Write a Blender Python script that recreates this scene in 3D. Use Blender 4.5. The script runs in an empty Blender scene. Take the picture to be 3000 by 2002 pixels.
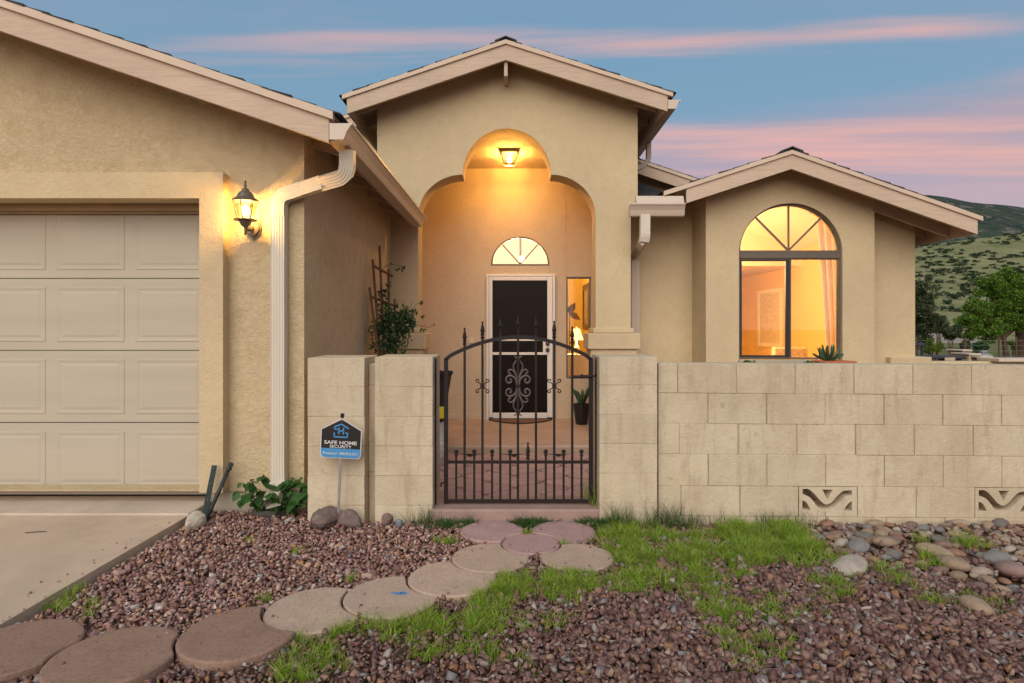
import bpy, math, random
import numpy as np
from mathutils import Vector, Matrix, Euler
from mathutils.geometry import tessellate_polygon

random.seed(7)
rng = np.random.default_rng(11)
R = math.radians
scene = bpy.context.scene
col = scene.collection

# ------------------------------------------------------------------ camera
FPX, CX, CY, EYE = 1780.0, 1501.0, 960.0, 1.33      # focal length and vanishing point in photo pixels, eye height
cam_d = bpy.data.cameras.new('camera')
cam = bpy.data.objects.new('camera', cam_d); col.objects.link(cam)
cam.location = (0, 0, EYE); cam.rotation_euler = (R(90), 0, 0)
cam_d.sensor_width = 36; cam_d.lens = FPX / 3000 * 36
cam_d.shift_x = -(CX - 1500) / 3000; cam_d.shift_y = -(1001 - CY) / 3000
cam_d.clip_start = 0.05; cam_d.clip_end = 6000
scene.camera = cam

# ------------------------------------------------------------------ sky, sun, exposure
SUN_EL, SUN_AZ = 33.0, 193.0        # broad soft evening light, high over the street; azimuth from +Y towards +X
world = bpy.data.worlds.new('World'); scene.world = world; world.use_nodes = True
nt = world.node_tree; nt.nodes.clear()
def wn(t, **kw):
    n = nt.nodes.new(t)
    for k, v in kw.items(): setattr(n, k, v)
    return n
L = nt.links.new
out = wn('ShaderNodeOutputWorld'); bg = wn('ShaderNodeBackground'); L(bg.outputs[0], out.inputs[0])
sky = wn('ShaderNodeTexSky', sky_type='NISHITA', sun_disc=False)
sky.sun_elevation = R(SUN_EL); sky.sun_rotation = R(SUN_AZ); sky.altitude = 1400; sky.air_density = 1.0; sky.dust_density = 1.5; sky.ozone_density = 1.5
tc = wn('ShaderNodeTexCoord'); sep = wn('ShaderNodeSeparateXYZ'); L(tc.outputs['Generated'], sep.inputs[0])
def math_n(op, a, b=None, c=None, clamp=False):
    n = wn('ShaderNodeMath', operation=op, use_clamp=clamp)
    for i, v in enumerate((a, b, c)):
        if v is None: continue
        if isinstance(v, (int, float)): n.inputs[i].default_value = v
        else: L(v, n.inputs[i])
    return n.outputs[0]
def ramp_n(fac, stops, interp='EASE'):
    n = wn('ShaderNodeValToRGB'); n.color_ramp.interpolation = interp
    e = n.color_ramp.elements
    while len(e) < len(stops): e.new(0.5)
    for el, (p, c) in zip(e, stops): el.position = p; el.color = (*c, 1)
    L(fac, n.inputs[0]); return n.outputs[0]
def mix_n(fac, a, b, blend='MIX'):
    n = wn('ShaderNodeMix', data_type='RGBA', blend_type=blend)
    if isinstance(fac, (int, float)): n.inputs[0].default_value = fac
    else: L(fac, n.inputs[0])
    for i, v in ((6, a), (7, b)):
        if isinstance(v, tuple): n.inputs[i].default_value = (*v, 1)
        else: L(v, n.inputs[i])
    return n.outputs[2]
el = sep.outputs['Z']
# evening colour of the clear sky by height above the horizon, over the physical sky
SKY_STR = 0.085
CL1 = (1.15, (5.3, 0.6, 1.7)); CL3 = (1.15, (7.7, 0.90, 1.7)); CL2 = (0.8, (9.2, 5.5, 4.0))
even = ramp_n(el, [(0.0, (4.6, 3.1, 3.0)), (0.17, (4.7, 3.1, 3.1)), (0.25, (3.7, 2.9, 3.3)), (0.33, (1.7, 3.0, 4.1)), (0.52, (1.25, 2.85, 4.2)), (1.0, (1.2, 2.6, 4.2))])
base = mix_n(0.82, sky.outputs[0], even)
# stretched cloud streaks
zc_ = math_n('MAXIMUM', el, 0.03)
lx_ = math_n('DIVIDE', sep.outputs['X'], zc_); ly_ = math_n('DIVIDE', sep.outputs['Y'], zc_)
cmap = wn('ShaderNodeCombineXYZ'); L(math_n('MULTIPLY', lx_, 0.16), cmap.inputs[0]); L(math_n('MULTIPLY_ADD', lx_, 0.05, ly_), cmap.inputs[1])
def noise_w(vec, scale, detail, rough=0.5, dist=0.0, off=None):
    n = wn('ShaderNodeTexNoise'); n.inputs['Scale'].default_value = scale; n.inputs['Detail'].default_value = detail
    n.inputs['Roughness'].default_value = rough; n.inputs['Distortion'].default_value = dist
    if off:
        m = wn('ShaderNodeVectorMath', operation='ADD'); L(vec, m.inputs[0]); m.inputs[1].default_value = off; vec = m.outputs[0]
    L(vec, n.inputs['Vector']); return n.outputs[0]
n1 = noise_w(cmap.outputs[0], CL1[0], 6, 0.5, 0.25, CL1[1])
n2 = noise_w(cmap.outputs[0], CL2[0], 5, 0.5, 0.2, CL2[1])
n3 = noise_w(cmap.outputs[0], CL3[0], 6, 0.5, 0.25, CL3[1])
streak = math_n('MAXIMUM', ramp_n(n1, [(0.52, (0, 0, 0)), (0.70, (1, 1, 1))]), ramp_n(n3, [(0.59, (0, 0, 0)), (0.74, (1, 1, 1))]))
soft = ramp_n(n2, [(0.38, (0, 0, 0)), (0.66, (1, 1, 1))])
c1 = mix_n(math_n('MULTIPLY', soft, 0.25), base, (3.2, 3.0, 4.0))
c2 = mix_n(math_n('MULTIPLY', streak, 0.85), c1, (7.6, 3.9, 3.2))
L(c2, bg.inputs['Color']); bg.inputs['Strength'].default_value = SKY_STR

sun_d = bpy.data.lights.new('sun', 'SUN'); sun = bpy.data.objects.new('sun', sun_d); col.objects.link(sun)
sun_d.energy = 2.05; sun_d.angle = R(65.0); sun_d.color = (1.0, 0.91, 0.78)
_d = Vector((math.sin(R(SUN_AZ)) * math.cos(R(SUN_EL)), math.cos(R(SUN_AZ)) * math.cos(R(SUN_EL)), math.sin(R(SUN_EL))))
sun.rotation_euler = _d.to_track_quat('Z', 'Y').to_euler(); sun.location = (0, 0, 30)

vs = scene.view_settings
vs.view_transform = 'Standard'; vs.look = 'None'; vs.gamma = 1.0; vs.exposure = 0.54; vs.use_curve_mapping = False
scene.render.engine = 'CYCLES'
scene.cycles.use_denoising = True
scene.cycles.max_bounces = 8; scene.cycles.transparent_max_bounces = 12
scene.cycles.sample_clamp_indirect = 4.0
scene.cycles.caustics_reflective = False; scene.cycles.caustics_refractive = False

# ------------------------------------------------------------------ helpers
def P(px, py, Y):
    "the point that stands at depth Y in the direction of a photo pixel"
    return Vector(((px - CX) / FPX * Y, Y, EYE - (py - CY) / FPX * Y))
def G(px, py, z=0.0):
    "the point of the level z seen at a photo pixel"
    Y = (EYE - z) * FPX / (py - CY)
    return Vector(((px - CX) / FPX * Y, Y, z))
D = 3000 / 2350.0
LOC = {}
class MB:
    def __init__(s): s.V = []; s.F = []; s.M = []
    def add(s, vs_, fs, mi=0):
        o = len(s.V); s.V += [tuple(v) for v in vs_]
        for f in fs: s.F.append(tuple(i + o for i in f)); s.M.append(mi)
        return s
    def box(s, x0, x1, y0, y1, z0, z1, mi=0):
        return s.add([(x0,y0,z0),(x1,y0,z0),(x1,y1,z0),(x0,y1,z0),(x0,y0,z1),(x1,y0,z1),(x1,y1,z1),(x0,y1,z1)],
                     [(0,3,2,1),(4,5,6,7),(0,1,5,4),(1,2,6,5),(2,3,7,6),(3,0,4,7)], mi)
    def cbox(s, x0, x1, y0, y1, z0, z1, c=0.006, mi=0):
        "box with chamfered edges"
        cx, cy, cz = (x0+x1)/2, (y0+y1)/2, (z0+z1)/2; hx, hy, hz = abs(x1-x0)/2, abs(y1-y0)/2, abs(z1-z0)/2
        c = min(c, hx*0.49, hy*0.49, hz*0.49)
        vs_, idx = [], {}
        for sx in (-1,1):
            for sy in (-1,1):
                for sz in (-1,1):
                    for a in range(3):
                        p = [sx*(hx-c), sy*(hy-c), sz*(hz-c)]; p[a] = (sx*hx, sy*hy, sz*hz)[a]
                        idx[(sx,sy,sz,a)] = len(vs_); vs_.append((cx+p[0], cy+p[1], cz+p[2]))
        fs = []
        def q(*k): fs.append(tuple(idx[i] for i in k))
        for sg in (-1,1):
            o = [(-1,-1),(1,-1),(1,1),(-1,1)]
            q(*[(sg,a,b,0) for a,b in o]); q(*[(a,sg,b,1) for a,b in o]); q(*[(a,b,sg,2) for a,b in o])
        for a in (-1,1):
            for b in (-1,1):
                q((a,b,-1,0),(a,b,1,0),(a,b,1,1),(a,b,-1,1)); q((a,-1,b,0),(a,1,b,0),(a,1,b,2),(a,-1,b,2)); q((-1,a,b,1),(1,a,b,1),(1,a,b,2),(-1,a,b,2))
        for a in (-1,1):
            for b in (-1,1):
                for d in (-1,1): q((a,b,d,0),(a,b,d,1),(a,b,d,2))
        return s.add(vs_, fs, mi)
    def prism(s, loops, y0, y1, axis='y', mi=0):
        "outline(s) in a plane (first outer, rest holes) pulled along an axis"
        if not isinstance(loops[0][0], (tuple, list)): loops = [loops]
        def at(p, d):
            a, b = p
            return (a, d, b) if axis == 'y' else ((d, a, b) if axis == 'x' else (a, b, d))
        flat = [p for l in loops for p in l]
        tri = tessellate_polygon([[Vector((p[0], p[1], 0)) for p in l] for l in loops])
        n = len(flat); vs_ = [at(p, y0) for p in flat] + [at(p, y1) for p in flat]
        fs = []
        if len(loops) == 1 and len(flat) <= 4: fs += [tuple(range(n)), tuple(range(2*n-1, n-1, -1))]
        else: fs += [tuple(t) for t in tri] + [tuple(i + n for i in reversed(t)) for t in tri]
        o = 0
        for l in loops:
            m = len(l)
            for i in range(m):
                a, b = o+i, o+(i+1) % m; fs.append((a, b, b+n, a+n))
            o += m
        return s.add(vs_, fs, mi)
    def sweep(s, path, prof, closed=True, up=(0,1,0), cap=True, scales=None, mi=0):
        "profile (list of (a,b)) carried along a path"
        pts = [Vector(p) for p in path]; n = len(pts); m = len(prof)
        t0 = (pts[1]-pts[0]).normalized(); u = Vector(up); u = (u - t0*u.dot(t0))
        if u.length < 1e-4: u = Vector((1,0,0)) - t0*t0.x
        u.normalize(); prev = t0; vs_ = []
        for i, p in enumerate(pts):
            t = ((pts[min(i+1,n-1)]-p).normalized() + (p-pts[max(i-1,0)]).normalized())
            t = t.normalized() if t.length > 1e-6 else prev
            q = prev.rotation_difference(t); u = q @ u; u = (u - t*u.dot(t)).normalized(); prev = t
            w = t.cross(u); k = scales[i] if scales else 1.0
            vs_ += [p + u*(a*k) + w*(b*k) for a, b in prof]
        fs = []
        for i in range(n-1):
            for j in range(m if closed else m-1):
                a, b = i*m+j, i*m+(j+1) % m; fs.append((a, b, b+m, a+m))
        if cap and closed: fs += [tuple(range(m-1,-1,-1)), tuple(range((n-1)*m, n*m))]
        return s.add(vs_, fs, mi)
    def tube(s, path, r, n=8, scales=None, mi=0):
        return s.sweep(path, [(math.cos(2*math.pi*i/n)*r, math.sin(2*math.pi*i/n)*r) for i in range(n)], scales=scales, mi=mi)
    def bar(s, a, b, w, d, mi=0):
        return s.sweep([a, b], [(-d/2,-w/2),(d/2,-w/2),(d/2,w/2),(-d/2,w/2)], mi=mi)
    def lathe(s, prof, c, n=12, sx=1, sy=1, rot=0.0, mi=0):
        vs_ = []
        for r, z in prof:
            for i in range(n):
                a = 2*math.pi*i/n + rot; vs_.append((c[0]+math.cos(a)*r*sx, c[1]+math.sin(a)*r*sy, c[2]+z))
        fs = [(k*n+i, k*n+(i+1)%n, (k+1)*n+(i+1)%n, (k+1)*n+i) for k in range(len(prof)-1) for i in range(n)]
        fs += [tuple(range(n-1,-1,-1)), tuple(range((len(prof)-1)*n, len(prof)*n))]
        return s.add(vs_, fs, mi)
    def build(s, name, mat, parent=None, smooth=False, origin=None):
        o0 = Vector(LOC.get(parent.name, (0,0,0))) if parent else Vector(origin or (0,0,0))
        me = bpy.data.meshes.new(name)
        me.from_pydata([tuple(Vector(v)-o0) for v in s.V], [], s.F)
        mats = mat if isinstance(mat, (list, tuple)) else [mat]
        for m in mats: me.materials.append(m)
        if len(mats) > 1: me.polygons.foreach_set('material_index', s.M)
        if smooth: me.polygons.foreach_set('use_smooth', [True]*len(me.polygons))
        me.validate(); 
        import bmesh
        bm = bmesh.new(); bm.from_mesh(me); bmesh.ops.recalc_face_normals(bm, faces=bm.faces); bm.to_mesh(me); bm.free()
        return link(name, me, parent, origin)
def link(name, me, parent=None, origin=None):
    o = bpy.data.objects.new(name, me); col.objects.link(o)
    if parent: o.parent = parent; LOC[o.name] = LOC.get(parent.name, (0,0,0))
    elif origin: o.location = origin; LOC[o.name] = tuple(origin)
    return o
def np_mesh(name, V, F, mat, parent=None, smooth=False, k=3):
    "fast mesh from arrays: V (n,3), F (m,k)"
    me = bpy.data.meshes.new(name)
    o0 = np.array(LOC.get(parent.name, (0,0,0)) if parent else (0,0,0), dtype=float)
    V = np.asarray(V, dtype=np.float64) - o0; F = np.asarray(F, dtype=np.int32)
    me.vertices.add(len(V)); me.vertices.foreach_set('co', V.astype(np.float32).ravel())
    me.loops.add(F.size); me.loops.foreach_set('vertex_index', F.ravel())
    me.polygons.add(len(F)); me.polygons.foreach_set('loop_start', np.arange(0, F.size, k, dtype=np.int32))
    try: me.polygons.foreach_set('loop_total', np.full(len(F), k, dtype=np.int32))
    except Exception: pass
    if smooth: me.polygons.foreach_set('use_smooth', np.ones(len(F), dtype=bool))
    me.materials.append(mat); me.update(calc_edges=True); me.validate()
    return link(name, me, parent)
def tag(o, label=None, cat=None, group=None, kind=None):
    if label: o['label'] = label
    if cat: o['category'] = cat
    if group: o['group'] = group
    if kind: o['kind'] = kind
    return o
def thing(name, label, cat, loc, group=None):
    o = bpy.data.objects.new(name, None); col.objects.link(o); o.location = loc; o.empty_display_size = 0.1
    LOC[o.name] = tuple(loc); tag(o, label, cat, group); return o
def hollow(name, parent):
    o = bpy.data.objects.new(name, None); col.objects.link(o); o.parent = parent; LOC[o.name] = LOC[parent.name]; return o
def share(o, name, parent, loc, rot=(0,0,0), scale=(1,1,1)):
    c = o.copy(); c.name = name; col.objects.link(c); c.parent = parent; c.location = loc; c.rotation_euler = rot; c.scale = scale; return c

# ------------------------------------------------------------------ materials
class Mat:
    def __init__(s, name, rough=0.8, spec=0.3, metal=0.0):
        s.m = bpy.data.materials.new(name); s.m.use_nodes = True; s.t = s.m.node_tree
        s.b = s.t.nodes['Principled BSDF']; s.b.inputs['Roughness'].default_value = rough
        s.b.inputs['Specular IOR Level'].default_value = spec; s.b.inputs['Metallic'].default_value = metal
        s.pos = None; s.bumpn = None
    def n(s, t, **kw):
        n = s.t.nodes.new(t)
        for k, v in kw.items(): setattr(n, k, v)
        return n
    def l(s, a, b): s.t.links.new(a, b)
    def position(s, scale=(1,1,1), off=(0,0,0), obj=False):
        m = s.n('ShaderNodeMapping'); m.inputs['Scale'].default_value = scale; m.inputs['Location'].default_value = off
        if obj: s.l(s.n('ShaderNodeTexCoord').outputs['Object'], m.inputs[0])
        else: s.l(s.n('ShaderNodeNewGeometry').outputs['Position'], m.inputs[0])
        return m.outputs[0]
    def noise(s, scale, detail=4, rough=0.55, dist=0.0, vec=None, sc=(1,1,1), off=(0,0,0), obj=False):
        n = s.n('ShaderNodeTexNoise'); s.l(vec or s.position(sc, off, obj), n.inputs['Vector'])
        n.inputs['Scale'].default_value = scale; n.inputs['Detail'].default_value = detail
        n.inputs['Roughness'].default_value = rough; n.inputs['Distortion'].default_value = dist
        return n.outputs[0]
    def voronoi(s, scale, feature='F1', sc=(1,1,1), rand=1.0):
        n = s.n('ShaderNodeTexVoronoi', feature=feature); s.l(s.position(sc), n.inputs['Vector'])
        n.inputs['Scale'].default_value = scale; n.inputs['Randomness'].default_value = rand
        return n
    def ramp(s, fac, stops, interp='LINEAR'):
        n = s.n('ShaderNodeValToRGB'); n.color_ramp.interpolation = interp
        e = n.color_ramp.elements
        while len(e) < len(stops): e.new(0.5)
        for q, (p, c) in zip(e, stops):
            q.position = p; q.color = (*c, 1) if isinstance(c, (tuple, list)) else (c, c, c, 1)
        s.l(fac, n.inputs[0]); return n.outputs[0]
    def mix(s, fac, a, b, blend='MIX'):
        n = s.n('ShaderNodeMix', data_type='RGBA', blend_type=blend)
        if isinstance(fac, (int, float)): n.inputs[0].default_value = fac
        else: s.l(fac, n.inputs[0])
        for i, v in ((6, a), (7, b)):
            if isinstance(v, (tuple, list)): n.inputs[i].default_value = (*v, 1)
            else: s.l(v, n.inputs[i])
        return n.outputs[2]
    def math(s, op, a, b=0.5, clamp=False):
        n = s.n('ShaderNodeMath', operation=op, use_clamp=clamp)
        for i, v in ((0, a), (1, b)):
            if isinstance(v, (int, float)): n.inputs[i].default_value = v
            else: s.l(v, n.inputs[i])
        return n.outputs[0]
    def color(s, c):
        if isinstance(c, (tuple, list)): s.b.inputs['Base Color'].default_value = (*c, 1)
        else: s.l(c, s.b.inputs['Base Color'])
        return s
    def bump(s, h, strength=0.5, dist=0.01):
        n = s.n('ShaderNodeBump'); n.inputs['Strength'].default_value = strength; n.inputs['Distance'].default_value = dist
        s.l(h, n.inputs['Height'])
        if s.bumpn: s.l(s.bumpn.outputs[0], n.inputs['Normal'])
        s.bumpn = n; s.l(n.outputs[0], s.b.inputs['Normal']); return s
def sc(c, k): return tuple(min(0.95, x*k) for x in c)

def stucco(name, c, lace=1.0, fine=1.0, stain=0.5):
    m = Mat(name, 0.92, 0.15)
    big = m.noise(0.9, 4, 0.6); mid = m.noise(9, 5, 0.6, 0.4)
    k = m.mix(m.ramp(big, [(0.3, 0.0), (0.72, 1.0)]), sc(c, 0.90), sc(c, 1.06))
    k = m.mix(m.math('MULTIPLY', m.ramp(mid, [(0.45, 0.0), (0.75, 1.0)]), 0.55*stain), k, (c[0]*0.76, c[1]*0.69, c[2]*0.58))
    spots = m.voronoi(5.0); k = m.mix(m.math('MULTIPLY', m.ramp(spots.outputs[0], [(0.0, 1.0), (0.035, 1.0), (0.05, 0.0)]), 0.25*stain), k, (0.16, 0.12, 0.09))
    m.color(k)
    n = m.noise(30, 6, 0.70, 0.6); h = m.ramp(n, [(0.36, 0.0), (0.46, 0.45), (0.58, 0.85), (0.70, 1.0)])
    m.bump(h, 0.75*lace, 0.012)
    m.bump(m.noise(110, 4, 0.6), 0.6*fine, 0.007)
    return m.m
TAN = (0.615, 0.488, 0.305)
M = {}
M['stucco_lace'] = stucco('stucco_lace', TAN, 0.8, 1.1, 1.0)
M['stucco'] = stucco('stucco', TAN, 0.5, 0.9, 0.5)
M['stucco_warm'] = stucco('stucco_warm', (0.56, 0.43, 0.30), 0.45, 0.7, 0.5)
M['foundation'] = stucco('foundation_paint', (0.42, 0.37, 0.29), 0.25, 0.8, 1.0)
def block_mat():
    m = Mat('painted_block', 0.9, 0.15); c = (0.60, 0.505, 0.365)
    oi = m.n('ShaderNodeObjectInfo').outputs['Random']
    k = m.mix(oi, sc(c, 0.93), sc(c, 1.04))
    streaks = m.noise(2.2, 5, 0.65, 0.3, sc=(1.0, 1.0, 0.55))
    k = m.mix(m.math('MULTIPLY', m.ramp(streaks, [(0.42, 0.0), (0.68, 1.0)]), 0.55), k, (0.40, 0.31, 0.205))
    # chips and scuffs
    chip = m.noise(21, 3, 0.5, 0.6); loc = m.noise(3.0, 2)
    f = m.math('MULTIPLY', m.ramp(chip, [(0.66, 0.0), (0.72, 1.0)]), m.ramp(loc, [(0.5, 0.0), (0.6, 1.0)]))
    k = m.mix(m.math('MULTIPLY', f, 0.4), k, (0.26, 0.20, 0.15))
    blot = m.noise(6.5, 7, 0.7, 0.8)
    k = m.mix(m.math('MULTIPLY', m.ramp(blot, [(0.48, 0.0), (0.66, 1.0)]), 0.45), k, (0.45, 0.35, 0.235))
    run = m.noise(5.0, 6, 0.7, 0.2, sc=(2.4, 1.0, 0.35)); k = m.mix(m.math('MULTIPLY', m.ramp(run, [(0.52, 0.0), (0.68, 1.0)]), 0.55), k, (0.37, 0.285, 0.195))
    m.color(k)
    m.bump(m.ramp(m.noise(38, 6, 0.65, 0.7), [(0.36, 0.0), (0.60, 1.0)]), 0.36, 0.007)
    m.bump(m.noise(170, 4, 0.6), 0.3, 0.003)
    return m.m
M['block'] = block_mat()
def simple(name, c, rough=0.7, spec=0.3, metal=0.0, var=0.1, scale=6.0, bump=0.0, bscale=120, bdist=0.002, sc3=(1,1,1)):
    m = Mat(name, rough, spec, metal)
    n = m.noise(scale, 5, 0.6, sc=sc3)
    m.color(m.mix(m.ramp(n, [(0.3, 0.0), (0.7, 1.0)]), sc(c, 1-var), sc(c, 1+var)))
    if bump: m.bump(m.noise(bscale, 4, 0.6, sc=sc3), bump, bdist)
    return m.m
M['mortar'] = simple('mortar', (0.34, 0.25, 0.165), 0.95, 0.1, var=0.25, bump=0.5, bscale=90)
def wood_paint(name, c):
    m = Mat(name, 0.75, 0.2)
    g = m.noise(7.0, 7, 0.72, 0.6, sc=(0.55, 1.0, 9.0)); p = m.noise(1.3, 3, 0.5)
    k = m.mix(m.ramp(p, [(0.3, 0.0), (0.7, 1.0)]), sc(c, 0.93), sc(c, 1.06))
    k = m.mix(m.math('MULTIPLY', m.ramp(g, [(0.46, 0.0), (0.66, 1.0)]), 0.42), k, (0.31, 0.23, 0.18))
    kn = m.voronoi(2.6, sc=(1, 1, 1.6)); k = m.mix(m.math('MULTIPLY', m.ramp(kn.outputs[0], [(0.0, 1.0), (0.045, 0.9), (0.075, 0.0)]), 0.55), k, (0.22, 0.15, 0.11))
    m.color(k); m.bump(m.noise(14, 5, 0.6, sc=(1, 1, 10)), 0.25, 0.003); return m.m
M['wood'] = wood_paint('painted_fascia', (0.56, 0.425, 0.315))
M['trim'] = simple('painted_trim', (0.60, 0.465, 0.35), 0.6, 0.3, var=0.06, scale=2.5)
M['gutter'] = simple('gutter_metal', (0.56, 0.455, 0.36), 0.38, 0.5, var=0.06, scale=3)
M['downspout'] = simple('downspout_metal', (0.60, 0.54, 0.44), 0.4, 0.4, var=0.05, scale=4, sc3=(1, 1, 0.3))
M['shingle'] = simple('asphalt_shingle', (0.050, 0.050, 0.052), 0.95, 0.1, var=0.5, scale=30, bump=0.8, bscale=220, bdist=0.003)
M['door_paint'] = simple('garage_door_paint', (0.45, 0.395, 0.31), 0.55, 0.25, var=0.06, scale=2.0, bump=0.10, bscale=60, bdist=0.002, sc3=(0.35, 1, 3.0))
M['brown_trim'] = simple('brown_weather_strip', (0.36, 0.24, 0.13), 0.6, 0.3)
M['black_rubber'] = simple('black_rubber', (0.02, 0.02, 0.02), 0.8, 0.2)
M['iron'] = simple('brown_iron', (0.018, 0.012, 0.012), 0.45, 0.22, var=0.15, scale=20, bump=0.1, bscale=200)
M['iron_bright'] = simple('bright_iron', (0.13, 0.10, 0.095), 0.32, 0.5, 0.5, var=0.2, scale=40)  # lighter, glossier iron for the scroll ornament
M['frame_bronze'] = simple('bronze_frame', (0.12, 0.095, 0.07), 0.45, 0.5, var=0.08)
M['frame_black'] = simple('black_frame', (0.025, 0.023, 0.022), 0.45, 0.4, var=0.1)
M['white_metal'] = simple('white_screen_door', (0.66, 0.60, 0.55), 0.4, 0.5, var=0.04)
M['brass_dark'] = simple('dark_knob', (0.09, 0.07, 0.06), 0.3, 0.5, 0.8)
def glass_mat(name, tint=(1,1,1), refl=0.9):
    m = bpy.data.materials.new(name); m.use_nodes = True; t = m.node_tree; t.nodes.clear()
    o = t.nodes.new('ShaderNodeOutputMaterial'); mx = t.nodes.new('ShaderNodeMixShader'); tr = t.nodes.new('ShaderNodeBsdfTransparent'); gl = t.nodes.new('ShaderNodeBsdfGlossy')
    fr = t.nodes.new('ShaderNodeFresnel'); fr.inputs[0].default_value = 1.5
    mm = t.nodes.new('ShaderNodeMath'); mm.operation = 'MULTIPLY_ADD'; mm.inputs[1].default_value = refl; mm.inputs[2].default_value = 0.06
    gl.inputs['Roughness'].default_value = 0.01; tr.inputs[0].default_value = (*tint, 1)
    t.links.new(fr.outputs[0], mm.inputs[0]); t.links.new(mm.outputs[0], mx.inputs[0]); t.links.new(tr.outputs[0], mx.inputs[1]); t.links.new(gl.outputs[0], mx.inputs[2]); t.links.new(mx.outputs[0], o.inputs[0])
    return m
M['glass'] = glass_mat('window_glass')
M['lamp_glass'] = glass_mat('lantern_glass', (1.0, 0.93, 0.80), 0.6)
def emit(name, c, s):
    m = bpy.data.materials.new(name); m.use_nodes = True; t = m.node_tree; t.nodes.clear()
    o = t.nodes.new('ShaderNodeOutputMaterial'); e = t.nodes.new('ShaderNodeEmission'); e.inputs[0].default_value = (*c, 1); e.inputs[1].default_value = s
    t.links.new(e.outputs[0], o.inputs[0]); return m
WARM = (1.0, 0.60, 0.24)
M['bulb'] = emit('lit_bulb', (1.0, 0.74, 0.36), 9.0)
def screen_mat():
    m = Mat('dark_screen_mesh', 0.34, 0.12); m.color((0.010, 0.006, 0.004))
    m.b.inputs['Alpha'].default_value = 0.86
    m.bump(m.noise(420, 2, 0.5), 0.25, 0.002); return m.m
M['screen'] = screen_mat()
M['door_brown'] = simple('brown_front_door', (0.055, 0.030, 0.016), 0.5, 0.3)
M['porch_floor'] = simple('porch_concrete', (0.42, 0.28, 0.20), 0.75, 0.3, var=0.12, scale=3, bump=0.15, bscale=80)
def paver_mat():
    m = Mat('rose_paver', 0.85, 0.25); oi = m.n('ShaderNodeObjectInfo').outputs['Random']
    k = m.mix(oi, (0.40, 0.245, 0.21), (0.46, 0.29, 0.25))
    k = m.mix(m.math('MULTIPLY', m.ramp(m.noise(14, 5), [(0.45, 0.0), (0.75, 1.0)]), 0.4), k, (0.22, 0.125, 0.11))
    m.color(k); m.bump(m.noise(60, 5), 0.3, 0.004); return m.m
M['paver'] = paver_mat()
M['joint'] = simple('dark_joint_soil', (0.035, 0.022, 0.018), 1.0, 0.05, var=0.3, scale=30)
M['threshold'] = simple('rose_concrete', (0.33, 0.22, 0.185), 0.85, 0.2, var=0.12, scale=8, bump=0.3, bscale=90)
def concrete(name, c, spots=True):
    m = Mat(name, 0.88, 0.2)
    big = m.noise(0.8, 5, 0.6); fine = m.noise(220, 3, 0.6); mid = m.noise(6, 6, 0.62)
    k = m.mix(m.ramp(big, [(0.3, 0.0), (0.7, 1.0)]), sc(c, 0.88), sc(c, 1.08))
    k = m.mix(m.math('MULTIPLY', m.ramp(mid, [(0.42, 0.0), (0.72, 1.0)]), 0.5), k, sc(c, 0.72))
    k = m.mix(m.math('MULTIPLY', m.ramp(m.noise(1.7, 5, 0.6, 0.5, sc=(1, 0.45, 1)), [(0.50, 0.0), (0.68, 1.0)]), 0.35), k, sc(c, 0.68))
    k = m.mix(m.math('MULTIPLY', m.ramp(m.noise(75, 4, 0.7), [(0.5, 0.0), (0.70, 1.0)]), 0.5), k, sc(c, 0.62))
    m.color(k); m.bump(fine, 0.4, 0.002); m.bump(mid, 0.15, 0.006); return m.m
M['driveway'] = concrete('driveway_concrete', (0.58, 0.445, 0.325))
M['apron'] = concrete('apron_concrete', (0.60, 0.49, 0.385))
def stone_disc(name, c):
    m = Mat(name, 0.9, 0.15); oi = m.n('ShaderNodeObjectInfo').outputs['Random']
    fine = m.noise(70, 6, 0.8); mid = m.noise(8, 6, 0.65)
    k = m.mix(oi, sc(c, 0.90), sc(c, 1.1))
    k = m.mix(m.math('MULTIPLY', m.ramp(mid, [(0.42, 0.0), (0.72, 1.0)]), 0.5), k, sc(c, 0.68))
    k = m.mix(m.math('MULTIPLY', m.ramp(fine, [(0.5, 0.0), (0.66, 1.0)]), 0.7), k, sc(c, 0.5))
    k = m.mix(m.math('MULTIPLY', m.ramp(fine, [(0.30, 1.0), (0.42, 0.0)]), 0.35), k, sc(c, 1.5))
    m.color(k); m.bump(fine, 0.6, 0.003); m.bump(mid, 0.2, 0.008); return m.m
M['disc_tan'] = stone_disc('tan_stepping_stone', (0.50, 0.365, 0.275))
M['disc_brown'] = stone_disc('brown_stepping_stone', (0.29, 0.185, 0.135))
M['disc_rose'] = stone_disc('rose_stepping_stone', (0.42, 0.27, 0.25))
def ground_mat():
    m = Mat('soil', 0.97, 0.05)
    near = m.mix(m.ramp(m.noise(9, 6, 0.65), [(0.3, 0.0), (0.7, 1.0)]), (0.10, 0.060, 0.038), (0.19, 0.115, 0.072))
    far = m.mix(m.ramp(m.noise(0.35, 6, 0.65), [(0.35, 0.0), (0.65, 1.0)]), (0.20, 0.17, 0.075), (0.11, 0.135, 0.045))
    sepn = m.n('ShaderNodeSeparateXYZ'); m.l(m.position(), sepn.inputs[0])
    f = m.math('MULTIPLY', m.math('SUBTRACT', sepn.outputs['Y'], 12.0), 0.12, True)
    m.color(m.mix(f, near, far)); m.bump(m.noise(55, 6, 0.65), 0.6, 0.012); return m.m
M['ground'] = ground_mat()
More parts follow.
